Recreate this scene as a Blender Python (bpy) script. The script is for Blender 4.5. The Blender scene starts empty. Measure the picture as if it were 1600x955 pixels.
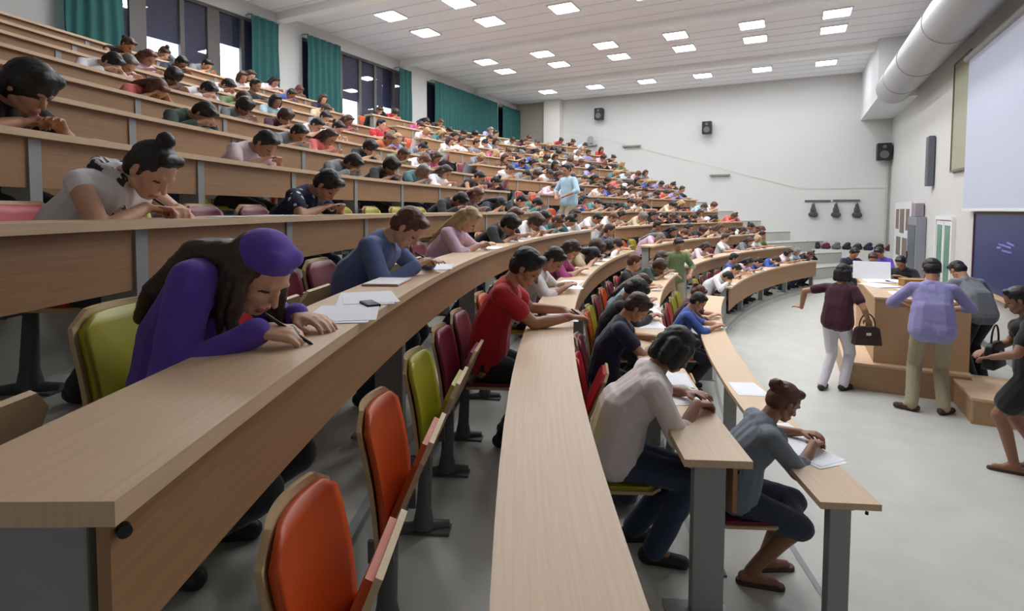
import bpy, math, random
import numpy as np
from mathutils import Vector, Matrix, noise
sc = bpy.context.scene
COL = sc.collection
PI = math.pi
rad = math.radians
rnd = random.Random(7)

# ------------------------------------------------------------------ materials
MATS = {}
def lin(c):
    return tuple(((v/255)/12.92 if v/255 <= .04045 else ((v/255+.055)/1.055)**2.4) for v in c)
def mat(name, rgb, rough=.6, metal=0., spec=.5, noise_amt=0., scale=30., bump=0., sheen=0.):
    if name in MATS: return MATS[name]
    m = bpy.data.materials.new(name); m.use_nodes = True
    nt = m.node_tree; b = nt.nodes['Principled BSDF']
    c = lin(rgb)+(1,)
    b.inputs['Base Color'].default_value = c
    b.inputs['Roughness'].default_value = rough
    b.inputs['Metallic'].default_value = metal
    b.inputs['Specular IOR Level'].default_value = spec
    if sheen: b.inputs['Sheen Weight'].default_value = sheen
    tc = nt.nodes.new('ShaderNodeTexCoord')
    nz = nt.nodes.new('ShaderNodeTexNoise'); nz.inputs['Scale'].default_value = scale; nz.inputs['Detail'].default_value = 5
    nt.links.new(tc.outputs['Object'], nz.inputs['Vector'])
    amt = noise_amt or .04
    mx = nt.nodes.new('ShaderNodeMix'); mx.data_type = 'RGBA'
    mx.inputs['A'].default_value = tuple(v*(1-amt) for v in c[:3])+(1,)
    mx.inputs['B'].default_value = tuple(min(1, v*(1+amt)) for v in c[:3])+(1,)
    nt.links.new(nz.outputs['Fac'], mx.inputs['Factor'])
    nt.links.new(mx.outputs['Result'], b.inputs['Base Color'])
    if bump:
        bp = nt.nodes.new('ShaderNodeBump'); bp.inputs['Strength'].default_value = bump; bp.inputs['Distance'].default_value = .004
        nt.links.new(nz.outputs['Fac'], bp.inputs['Height']); nt.links.new(bp.outputs['Normal'], b.inputs['Normal'])
    MATS[name] = m
    return m
def wood(name, rgb1, rgb2, rough=.42):
    """laminate beech: fine grain running along the length (UV u)"""
    m = bpy.data.materials.new(name); m.use_nodes = True
    nt = m.node_tree; b = nt.nodes['Principled BSDF']; b.inputs['Roughness'].default_value = rough
    uv = nt.nodes.new('ShaderNodeUVMap'); mp = nt.nodes.new('ShaderNodeMapping')
    mp.inputs['Scale'].default_value = (1.2, 45, 1)
    nz = nt.nodes.new('ShaderNodeTexNoise'); nz.inputs['Scale'].default_value = 2.2; nz.inputs['Detail'].default_value = 7; nz.inputs['Roughness'].default_value = .65
    r = nt.nodes.new('ShaderNodeValToRGB')
    r.color_ramp.elements[0].position = .3; r.color_ramp.elements[0].color = lin(rgb1)+(1,)
    r.color_ramp.elements[1].position = .7; r.color_ramp.elements[1].color = lin(rgb2)+(1,)
    nt.links.new(uv.outputs['UV'], mp.inputs['Vector']); nt.links.new(mp.outputs['Vector'], nz.inputs['Vector'])
    nt.links.new(nz.outputs['Fac'], r.inputs['Fac']); nt.links.new(r.outputs['Color'], b.inputs['Base Color'])
    return m
def emis(name, rgb, strength):
    m = bpy.data.materials.new(name); m.use_nodes = True
    nt = m.node_tree; b = nt.nodes['Principled BSDF']
    b.inputs['Base Color'].default_value = (.9, .9, .9, 1)
    b.inputs['Emission Color'].default_value = lin(rgb)+(1,)
    b.inputs['Emission Strength'].default_value = strength
    return m
M_WOOD = wood('beech_laminate', (202, 172, 138), (216, 187, 152))
M_WOODP = wood('beech_panel', (150, 112, 76), (170, 129, 90), .55)
M_LECT = wood('lectern_veneer', (172, 136, 100), (192, 156, 118), .5)
M_PLY = mat('plywood_edge', (196, 170, 130), .5, noise_amt=.15, scale=40)
M_EDGE = mat('desk_edge', (150, 125, 98), .5, noise_amt=.1)
M_GREY = mat('grey_painted_steel', (150, 152, 152), .5, .1)
M_DKGREY = mat('dark_cast_iron', (98, 100, 103), .55, .2)
M_FLOOR = mat('floor_sheet', (192, 193, 187), .42, noise_amt=.16, scale=2.6, bump=.05)
M_WALL = mat('wall_paint', (205, 205, 203), .85, noise_amt=.02, scale=3)
M_CEIL = mat('ceiling_paint', (240, 240, 244), .85, noise_amt=.02)
M_BEAM = mat('beam_paint', (246, 246, 246), .7)
M_WHITE = mat('white_metal', (224, 226, 228), .5)
M_PAPER = mat('paper', (240, 243, 248), .8, noise_amt=.02)
M_CURT = mat('teal_curtain', (44, 98, 96), .85, noise_amt=.15, scale=8)
M_BLIND = mat('dark_blind', (60, 58, 84), .7)
M_BLACK = mat('black_plastic', (22, 22, 24), .5)
M_BOARD = mat('navy_board', (28, 38, 100), .35, noise_amt=.25, scale=1.5)
M_SCREEN = mat('projection_screen', (190, 196, 214), .8)
M_GREEN = mat('green_glazing', (92, 140, 120), .25, noise_amt=.2, scale=3)
M_DUCT = mat('zinc_duct', (172, 172, 174), .42, .45, noise_amt=.06, scale=3)
M_GREENP = mat('green_beige_panel', (160, 162, 140), .6)
M_FRAME = mat('window_frame', (92, 86, 84), .5)

def glass_mat():
    m = bpy.data.materials.new('window_glass'); m.use_nodes = True
    nt = m.node_tree; nt.nodes.clear()
    o = nt.nodes.new('ShaderNodeOutputMaterial'); mx = nt.nodes.new('ShaderNodeMixShader')
    g = nt.nodes.new('ShaderNodeBsdfGlossy'); g.inputs['Roughness'].default_value = .02
    t = nt.nodes.new('ShaderNodeBsdfTransparent'); f = nt.nodes.new('ShaderNodeFresnel'); f.inputs['IOR'].default_value = 1.7
    t.inputs['Color'].default_value = (.9, .93, .95, 1)
    ge = nt.nodes.new('ShaderNodeNewGeometry'); iv = nt.nodes.new('ShaderNodeMath'); iv.operation = 'SUBTRACT'; iv.inputs[0].default_value = 1.
    ml = nt.nodes.new('ShaderNodeMath'); ml.operation = 'MULTIPLY'
    nt.links.new(ge.outputs['Backfacing'], iv.inputs[1]); nt.links.new(f.outputs['Fac'], ml.inputs[0]); nt.links.new(iv.outputs[0], ml.inputs[1])
    nt.links.new(ml.outputs[0], mx.inputs['Fac']); nt.links.new(t.outputs['BSDF'], mx.inputs[1]); nt.links.new(g.outputs['BSDF'], mx.inputs[2])
    nt.links.new(mx.outputs['Shader'], o.inputs['Surface']); return m
M_GLASS = glass_mat()

# ------------------------------------------------------------------ mesh builders
class MB:
    def __init__(s): s.v = []; s.f = []; s.mi = []; s.uv = []; s.sm = []
    def add(s, verts, faces, mi=0, uvs=None, smooth=False):
        o = len(s.v); s.v += [tuple(map(float, p)) for p in verts]
        for k, f in enumerate(faces):
            s.f.append(tuple(i+o for i in f)); s.mi.append(mi); s.sm.append(smooth)
            s.uv.append(uvs[k] if uvs else None)
    def box(s, c, size, mi=0, rz=0., M=None):
        hx, hy, hz = (d/2 for d in size)
        vs = [Vector((x, y, z)) for x in (-hx, hx) for y in (-hy, hy) for z in (-hz, hz)]
        R = M if M else Matrix.Rotation(rz, 3, 'Z')
        vs = [R @ v + Vector(c) for v in vs]
        s.add(vs, [(0, 1, 3, 2), (4, 6, 7, 5), (0, 4, 5, 1), (2, 3, 7, 6), (0, 2, 6, 4), (1, 5, 7, 3)], mi)
        ax = max(range(3), key=lambda i: size[i])
        for k in range(6):
            f = s.f[-6+k]; l = [(0, 1, 3, 2), (4, 6, 7, 5), (0, 4, 5, 1), (2, 3, 7, 6), (0, 2, 6, 4), (1, 5, 7, 3)][k]
            loc = [[(x, y, z) for x in (-hx, hx) for y in (-hy, hy) for z in (-hz, hz)][i] for i in l]
            oth = [i for i in range(3) if i != ax]
            s.uv[-6+k] = [(p[ax], p[oth[0]]+p[oth[1]]) for p in loc]
    def cyl(s, p0, p1, r0, r1=None, n=14, mi=0, smooth=True, cap=True):
        r1 = r0 if r1 is None else r1
        p0 = Vector(p0); p1 = Vector(p1); d = (p1-p0).normalized()
        a = d.orthogonal().normalized(); b = d.cross(a)
        vs = []
        for p, r in ((p0, r0), (p1, r1)):
            for i in range(n):
                t = 2*PI*i/n; vs.append(p+a*(r*math.cos(t))+b*(r*math.sin(t)))
        s.add(vs, [(i, (i+1) % n, n+(i+1) % n, n+i) for i in range(n)], mi, smooth=smooth)
        if cap:
            s.add(vs[:n], [tuple(reversed(range(n)))], mi); s.add(vs[n:], [tuple(range(n))], mi)
    def tube(s, pts, r, n=8, mi=0):
        for a, b in zip(pts, pts[1:]): s.cyl(a, b, r, r, n, mi)
    def prism(s, pts2, z0, z1, mi=0):
        n = len(pts2); vs = [(x, y, z0) for x, y in pts2]+[(x, y, z1) for x, y in pts2]
        s.add(vs, [tuple(reversed(range(n))), tuple(range(n, 2*n))]+[(i, (i+1) % n, n+(i+1) % n, n+i) for i in range(n)], mi)
    def mesh(s, name, mats):
        me = bpy.data.meshes.new(name); me.from_pydata(s.v, [], s.f)
        for m in (mats if isinstance(mats, (list, tuple)) else [mats]): me.materials.append(m)
        me.polygons.foreach_set('material_index', s.mi); me.polygons.foreach_set('use_smooth', s.sm)
        if any(u for u in s.uv):
            ul = me.uv_layers.new(name='UVMap')
            for p, u in zip(me.polygons, s.uv):
                if u:
                    for li, c in zip(p.loop_indices, u): ul.data[li].uv = c
        me.update(); return me
    def build(s, name, mats, parent=None):
        return link(name, s.mesh(name, mats), parent)
def link(name, data, parent=None, loc=None, rz=None):
    o = bpy.data.objects.new(name, data); COL.objects.link(o)
    if parent: o.parent = parent
    if loc is not None: o.location = loc
    if rz is not None: o.rotation_euler = (0, 0, rz)
    return o
def tag(o, label, cat, group=None, kind=None):
    o['label'] = label; o['category'] = cat
    if group: o['group'] = group
    if kind: o['kind'] = kind
    return o
def thing(name, label, cat, loc=(0, 0, 0), rz=0., group=None):
    o = link(name, None, None, loc, rz); o.empty_display_size = .1
    return tag(o, label, cat, group)
def struct(o): o['kind'] = 'structure'; return o
def bevel(o, w=.004, seg=2):
    m = o.modifiers.new('bevel', 'BEVEL'); m.width = w; m.segments = seg; m.limit_method = 'ANGLE'; return o

# ------------------------------------------------------------------ hall geometry
CX, CY = 16.875, 9.87           # centre of the seating arcs
XB, XF, YN, YE, ZC = -11.2, 2.87, -2.6, 22.1, 6.95   # back wall, front wall, near end, far end, ceiling
NR = 12
def Rn(n): return 17.83+.725*(n-1) if n <= 4 else 20.85+.8*(n-5)
def Hn(n): return .86+.345*(n-1)-(.035 if n == 5 else 0)
def Zn(n): return Hn(n)-.73
DW = .28
def P(R, th, z=0.): # th degrees
    t = rad(th); return Vector((CX-R*math.cos(t), CY+R*math.sin(t), z))

# floor with curved tiers, one stepped surface
mb = MB(); ys = np.linspace(YN, YE, 90)
def arcx(R, y): return CX-math.sqrt(R*R-(y-CY)**2)
edges = [Rn(n)+.06 for n in range(1, NR+1)]
prev = [(XF, y) for y in ys]; z = 0.
for n in range(NR+1):
    cur = [(arcx(edges[n], y), y) for y in ys] if n < NR else [(XB, y) for y in ys]
    for i in range(len(ys)-1):
        mb.add([(*prev[i], z), (*prev[i+1], z), (*cur[i+1], z), (*cur[i], z)], [(0, 1, 2, 3)])
        if n < NR:
            z2 = Zn(n+1); mb.add([(*cur[i], z), (*cur[i+1], z), (*cur[i+1], z2), (*cur[i], z2)], [(0, 1, 2, 3)])
    prev = cur; z = Zn(n+1) if n < NR else z
struct(mb.build('floor', M_FLOOR))
# stair nosings in the aisles are on the step edges: thin dark strips along every tier edge
for n in range(1, NR+1):
    mb = MB(); R0 = edges[n-1]
    for i in range(len(ys)-1):
        a, b = ys[i], ys[i+1]; z = Zn(n)
        mb.add([(arcx(R0, a)+.008, a, z-.03), (arcx(R0, b)+.008, b, z-.03), (arcx(R0, b)+.008, b, z+.003), (arcx(R0, a)+.008, a, z+.003),
                (arcx(R0, a)-.03, a, z+.003), (arcx(R0, b)-.03, b, z+.003)], [(0, 1, 2, 3), (3, 2, 5, 4)])
    struct(mb.build('trim_%d' % n, M_GREY))
# ceiling, beams
mb = MB(); mb.box(((XB+XF)/2, (YN+YE)/2, ZC+.05), (XF-XB+.4, YE-YN+.4, .1)); struct(mb.build('ceiling', M_CEIL))
for k, y in enumerate((.05, 4.7, 9.35, 14.0, 18.6)):
    mb = MB(); mb.box(((XB+XF)/2, y, ZC-.09), (XF-XB-.01, .26, .18)); struct(mb.build('trim_%d' % (20+k), M_BEAM))
# ceiling seams
mb = MB()
for y in np.arange(YN+.5, YE, .62):
    if min(abs(y-b) for b in (.05, 4.7, 9.35, 14.0, 18.6)) > .2: mb.box(((XB+XF)/2, y, ZC-.004), (XF-XB-.02, .014, .008))
struct(mb.build('trim_26', mat('ceiling_seam', (214, 214, 218), .8)))
# walls
mb = MB(); mb.box(((XB+XF)/2, YE+.1, ZC/2), (XF-XB+.4, .2, ZC)); struct(mb.build('wall_far', M_WALL))
mb = MB(); mb.box(((XB+XF)/2, YN-.1, ZC/2), (XF-XB+.4, .2, ZC)); struct(mb.build('wall_near', M_WALL))
mb = MB(); mb.box((XF+.1, (YN+YE)/2, ZC/2), (.2, YE-YN, ZC)); struct(mb.build('wall_front', M_WALL))
mb = MB(); mb.box((XF-.012, (YN+YE)/2, .06), (.024, YE-YN, .12)); struct(mb.build('baseboard_front', M_GREY))
# far wall pilaster and recess
mb = MB(); mb.box((-9.33, YE-.2, ZC/2+1.9), (.74, .4, ZC-3.8)); struct(mb.build('trim_27', mat('pilaster_paint', (226, 222, 214), .85)))
mb = MB(); mb.box((-10.45, YE-.02, 5.3), (1.48, .04, 3.2)); struct(mb.build('trim_28', mat('beige_paint', (176, 168, 156), .85)))
# sloped dado line on the far wall, following the stairs
mb = MB()
for a, b in (((-8.6, 5.6), (.2, 3.0)), ((.2, 3.0), (2.8, 3.0))):
    ax, az = a; bx, bz = b
    mb.add([(ax, YE-.012, az), (bx, YE-.012, bz), (bx, YE-.012, bz+.04), (ax, YE-.012, az+.04),
            (ax, YE, az), (bx, YE, bz), (bx, YE, bz+.04), (ax, YE, az+.04)], [(0, 1, 2, 3), (3, 2, 6, 7), (0, 4, 5, 1)])
struct(mb.build('trim_29', mat('dado_line', (196, 196, 190), .7)))
# back wall with window openings
WZ0, WZ1 = 4.35, 6.6
wins = [(4.9, 9.05), (10.0, 14.1), (15.3, 19.85), (20.35, 21.95)]
mb = MB(); y0 = YN
for a, b in wins:
    mb.box((XB-.1, (y0+a)/2, ZC/2), (.2, a-y0, ZC))
    mb.box((XB-.1, (a+b)/2, WZ0/2), (.2, b-a, WZ0)); mb.box((XB-.1, (a+b)/2, (WZ1+ZC)/2), (.2, b-a, ZC-WZ1)); y0 = b
mb.box((XB-.1, (y0+YE)/2, ZC/2), (.2, YE-y0, ZC)); struct(mb.build('wall_back', M_WALL))
panes = {0: [(5.5, 5.97, 4.4), (6.27, 6.93, 5.62), (7.02, 7.52, 4.4), (7.8, 8.32, 5.9), (8.4, 8.95, 5.2)],
         1: [(10.1, 10.9, 4.4), (11.0, 11.35, 5.2), (11.45, 12.1, 5.35), (12.2, 12.75, 4.4), (12.85, 13.6, 5.4), (13.7, 14.05, 5.2)],
         2: [(15.4, 17.0, 4.4), (17.1, 18.5, 4.4), (18.6, 19.8, 4.4)], 3: [(20.45, 21.9, 4.4)]}
for w, (a, b) in enumerate(wins):
    win = thing('window_%d' % (w+1), '', 'window', (XB-.1, (a+b)/2, WZ0)); del win['label']; del win['category']; struct(win)
    fr = MB(); yc = (a+b)/2; xs = 0.
    fr.box((0, a+.03-yc, (WZ1-WZ0)/2), (.1, .06, WZ1-WZ0)); fr.box((0, b-.03-yc, (WZ1-WZ0)/2), (.1, .06, WZ1-WZ0))
    fr.box((0, 0, .03), (.1, b-a-.12, .06)); fr.box((0, 0, WZ1-WZ0-.03), (.1, b-a-.12, .06))
    pl = panes[w]
    for p, q in zip(pl, pl[1:]):
        wd = q[0]-p[1]; fr.box((0, (q[0]+p[1])/2-yc, (WZ1-WZ0)/2), (.09, wd, WZ1-WZ0-.12))
    fr.build('window_frame', M_FRAME, win)
    gl = MB(); gl.box((.01, 0, (WZ1-WZ0)/2), (.006, b-a-.12, WZ1-WZ0-.12)); gl.build('glass', M_GLASS, win)
    for (p, q, zb) in pl:
        bl = MB(); n = max(2, int((WZ1-zb)/.12))
        bl.box((-.045, (p+q)/2-yc, (WZ1+zb)/2-WZ0), (.006, q-p, WZ1-zb)); bl.box((-.045, (p+q)/2-yc, zb-WZ0), (.02, q-p, .03))
        bl.build('blind', M_BLIND, win)
# curtains
def curtain(y0, y1, label, z0=4.15, z1=6.62):
    n = max(12, int((y1-y0)/.022)); vs = []; m = 12; r = random.Random(int(y0*100)); ph = 0; xs = []
    for i in range(n+1):
        ph += 2*PI*.022/(.16+.05*math.sin(i*.05)); xs.append(.05*math.sin(ph)+.015*math.sin(ph*.37+1))
    for j in range(m+1):
        zz = z0+(z1-z0)*j/m; k = 1.-.45*(j/m)
        for i in range(n+1):
            vs.append((XB+.22+xs[i]*k, y0+(y1-y0)*i/n+.01*math.sin(j*.8+i*.1), zz))
    f = [(j*(n+1)+i, j*(n+1)+i+1, (j+1)*(n+1)+i+1, (j+1)*(n+1)+i) for j in range(m) for i in range(n)]
    root = thing('curtain', label, 'curtain', group='teal curtains along the back windows')
    mb = MB(); mb.add(vs, f, smooth=True); o = mb.build('cloth', M_CURT, root)
    s = o.modifiers.new('thick', 'SOLIDIFY'); s.thickness = .008
    mb = MB(); mb.tube([(XB+.2, y0-.03, z1+.01), (XB+.2, y1+.03, z1+.01)], .015); mb.build('rail', M_GREY, root)
    for y in (y0+.05, y1-.05):
        mb = MB(); mb.box((XB+.1, y, z1+.02), (.2, .03, .03)); mb.build('bracket', M_GREY, root)
curtain(4.80, 5.74, 'teal curtain hanging at the left edge of the leftmost back window')
curtain(8.36, 9.12, 'teal curtain gathered at the right side of the leftmost back window')
curtain(9.95, 11.1, 'wide teal curtain at the left side of the second back window')
curtain(13.55, 14.15, 'narrow teal curtain at the right side of the second back window')
curtain(15.42, 19.9, 'broad teal curtain drawn across the whole third back window')
curtain(20.3, 22.0, 'teal curtain covering the small window beside the far wall')

# ceiling lights
LX = [-8.82, -6.85, -4.87, -2.93, -1.05, .8]
LY = [1.3, 2.65, 5.95, 7.3, 10.6, 12.0, 15.2, 16.5, 20.1]
M_EM = emis('lamp_diffuser', (250, 252, 255), 34.)
dm = MB(); dm.box((0, 0, -.012), (.56, .56, .02)); dm = dm.mesh('diffuser', M_EM)
fm = MB()
for s in (-1, 1):
    fm.box((s*.295, 0, -.018), (.03, .62, .036)); fm.box((0, s*.295, -.018), (.56, .03, .036))
fm = fm.mesh('frame', M_WHITE)
nth = ['window-side', 'second', 'third', 'fourth', 'fifth', 'board-side']
rowname = ['in the bay nearest the near wall, near row', 'in the bay nearest the near wall, far row', 'in the second bay, near row', 'in the second bay, far row',
           'before the middle beam, near row', 'before the middle beam, far row', 'between the two far beams, near row', 'between the two far beams, far row', 'in the last bay by the far wall']
for j, y in enumerate(LY):
    for i, x in enumerate(LX):
        if j < 2: continue
        t = thing('ceiling_light', 'square lit ceiling panel, %s column, %s' % (nth[i], rowname[j]), 'ceiling light', (x, y, ZC), group='square ceiling lights')
        link('diffuser', dm, t); link('frame', fm, t)

# ------------------------------------------------------------------ desks
ORD = ['', 'front', 'second', 'third', 'fourth', 'fifth', 'sixth', 'seventh', 'eighth', 'ninth', 'tenth', 'eleventh', 'topmost']
NEAR_END = {1: -22.55, 2: -23.65, 3: -28.5, 4: -28.42}
AIS = 1.9
FAR_END = 24.6
VIS0 = {5: -28.4, 6: -27, 7: -25, 8: -22.5, 9: -20.5, 10: -18.6, 11: -17, 12: -15.5}   # rows above run out of the frame here
def arc_slab(mb, R0, R1, z0, z1, a, b, mi=0, uvs=True):
    n = max(2, int(abs(b-a)/.8)); 
    vs = []; L = []
    for i in range(n+1):
        th = a+(b-a)*i/n
        for R, z in ((R0, z0), (R1, z0), (R1, z1), (R0, z1)): vs.append(P(R, th, z))
        L.append(rad(th-a)*(R0+R1)/2)
    for i in range(n):
        o = 4*i
        for k in range(4):
            k2 = (k+1) % 4; wd = (R1-R0) if k % 2 == 0 else (z1-z0); base = k*.37
            mb.add([vs[o+k], vs[o+4+k], vs[o+4+k2], vs[o+k2]], [(0, 1, 2, 3)], mi if k != 3 or len(M_slots) < 2 else 1,
                   [[(L[i], base), (L[i+1], base), (L[i+1], base+wd), (L[i], base+wd)]])
    mb.add(vs[:4], [(0, 1, 2, 3)], mi, [[(0, 0), (0, R1-R0), (.02, R1-R0), (.02, 0)]]); mb.add(vs[-4:], [(3, 2, 1, 0)], mi, [[(0, 0), (0, .3), (.02, .3), (.02, 0)]])
M_slots = []
for n in range(1, NR+1):
    for side in (0, 1):
        a, b = (NEAR_END.get(n, VIS0.get(n)), -AIS) if side == 0 else (AIS, FAR_END)
        R = Rn(n); h = Hn(n); zf = Zn(n)
        if n == 2 and side == 1: pass
        base = P(R+DW/2, (a+b)/2, zf)
        root = thing('lecture_desk', 'long curved beech desk, %s row up, %s centre aisle' % (ORD[n], 'near side of' if side == 0 else 'beyond'), 'desk', base, group='curved lecture desks')
        inv = -base
        def fin(mb, name, m):
            mb.v = [tuple(Vector(v)+inv) for v in mb.v]; return mb.build(name, m, root)
        mb = MB(); arc_slab(mb, R, R+DW, h-.032, h, a, b); o = fin(mb, 'desktop', M_WOOD)
        if n <= 5: bevel(o, .004)
        drop = .44 if n == 1 and side == 1 else .25
        if not (n == 1 and side == 0):
            mb = MB(); arc_slab(mb, R+.045, R+.063, h-drop, h-.033, a+.15, b-.15); fin(mb, 'front_panel', M_WOODP)
        # grey steel legs
        L = rad(b-a)*R; k = max(2, int(round(L/1.9))+1)
        ths = [a+.28+(b-a-.56)*i/(k-1) for i in range(k)]
        if n > 4:
            st_ = math.degrees(1.12/(R+.1)); t0 = {5: -24.74, 6: -23.62}.get(n, -20.-n*.37)
            ths = [t0+st_*i for i in range(-6, 60) if a+.2 < t0+st_*i < b-.2]
        for th in ths:
            mb = MB(); c = P(R+(.102 if n > 4 else .155), th, 0); rz = -rad(th)
            z0 = zf; z1 = h-.033
            mb.box((c.x, c.y, (z0+z1)/2), (.135 if n > 1 else .1, .06, z1-z0), 0, rz)
            pl = P(R+.2, th, 0); mb.box((pl.x, pl.y, zf+.006), (.26, .13, .012), 0, rz)
            c = P(R+.165, th, 0); mb.box((c.x, c.y, z1-.02), (.16, .04, .04), 0, rz)
            lg = fin(mb, 'leg', M_GREY)
            if n <= 4: bevel(lg, .004)
        if n in (1, 2, 4) and side == 0:      # bolt heads on the near end
            mb = MB(); c = P(R+.04, a+.2, h-.075); mb.cyl(c, c+Vector((.012, -.004, 0)), .009); fin(mb, 'bolt', M_BLACK)

# ------------------------------------------------------------------ folding lecture seats
def seat_parts(folded):
    d = {}
    # backrest plywood shell, slightly curved, rounded top corners; pad in front
    def shell(w, z0, z1, x0, lean, t, cr):
        nx, nz = 14, 10; F = []; 
        for face in (0, 1):
            for j in range(nz+1):
                for i in range(nx+1):
                    v = j/nz; u = -1+2*i/nx
                    zz = z0+(z1-z0)*v; ww = w/2
                    dd = z1-zz
                    if dd < cr: ww -= cr-math.sqrt(max(0, cr*cr-(cr-dd)**2))
                    x = x0-lean*(zz-z0)+.025*u*u+.012*math.sin(v*PI)
                    F.append((x-(t if face else 0), u*ww, zz))
        N = (nx+1)*(nz+1); fs = []
        for j in range(nz):
            for i in range(nx):
                a = j*(nx+1)+i; fs.append((a, a+1, a+nx+2, a+nx+1)); fs.append((N+a, N+a+nx+1, N+a+nx+2, N+a+1))
        for i in range(nx):
            fs.append((i, N+i, N+i+1, i+1)); a = nz*(nx+1)+i; fs.append((a, a+1, N+a+1, N+a))
        for j in range(nz):
            a = j*(nx+1); fs.append((a, a+nx+1, N+a+nx+1, N+a)); a += nx; fs.append((a, N+a, N+a+nx+1, a+nx+1))
        return F, fs
    mb = MB(); F, fs = shell(.375, .38, .80, -.03, .16, .014, .07); mb.add(F, fs, smooth=False); d['backrest'] = mb.mesh('backrest', M_PLY)
    mb = MB(); F, fs = shell(.35, .41, .785, -.012, .16, .018, .06); mb.add(F, fs, smooth=True); d['back_pad'] = mb.mesh('back_pad', M_PLY)
    # seat board + pad, hinge at (0.0,0,.43)
    ang = rad(67) if folded else 0.
    R = Matrix.Rotation(-ang, 3, 'Y'); o = Vector((.0, 0, .385))
    def slab(w, l, t0, t1, taper):
        pts = [(.02, -w/2), (l-.05, -w/2*taper), (l, -w/2*taper+.05), (l, w/2*taper-.05), (l-.05, w/2*taper), (.02, w/2)]
        m = MB(); m.prism(pts, t0, t1); m.v = [tuple(R @ Vector(v)+o) for v in m.v]; return m
    d['seat'] = slab(.375, .35, -.012, .004, .92).mesh('seat', M_PLY)
    d['seat_pad'] = slab(.345, .33, .004, .022, .92).mesh('seat_pad', M_PLY)
    # cast pedestal
    mb = MB()
    for s in (-1, 1): mb.box((-.01, s*.155, .375), (.08, .012, .07))
    mb.box((-.02, 0, .352), (.05, .32, .026)); mb.cyl((-.02, 0, .35), (-.035, 0, .10), .026, .034, 12); mb.cyl((-.035, 0, .10), (-.035, 0, .02), .034, .05, 12)
    for s in (-1, 1): mb.cyl((-.035, 0, .02), (-.035+s*.11, s*.03, .014), .03, .022, 10)
    mb.box((-.035, 0, .006), (.24, .08, .012)); mb.box((-.045, 0, .47), (.012, .05, .2))
    d['pedestal'] = mb.mesh('pedestal', M_DKGREY)
    return d
SEAT = {True: seat_parts(True), False: seat_parts(False)}
CLR = {'orange': mat('orange_vinyl', (194, 74, 16), .45), 'yellow': mat('yellow_vinyl', (160, 153, 24), .45),
       'maroon': mat('maroon_vinyl', (112, 22, 44), .45), 'red': mat('red_vinyl', (176, 24, 34), .45)}
def seat(n, th, color, folded, label, group=None):
    R = Rn(n)+.64 if n < 5 else Rn(n)+.68
    t = thing('folding_seat', label, 'seat', P(R, th, Zn(n)), -rad(th), group or 'folding lecture hall seats')
    for k, me in SEAT[folded].items():
        o = link(k, me, t)
        if 'pad' in k: o.material_slots[0].link = 'OBJECT'; o.material_slots[0].material = CLR[color]
    return t
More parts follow.
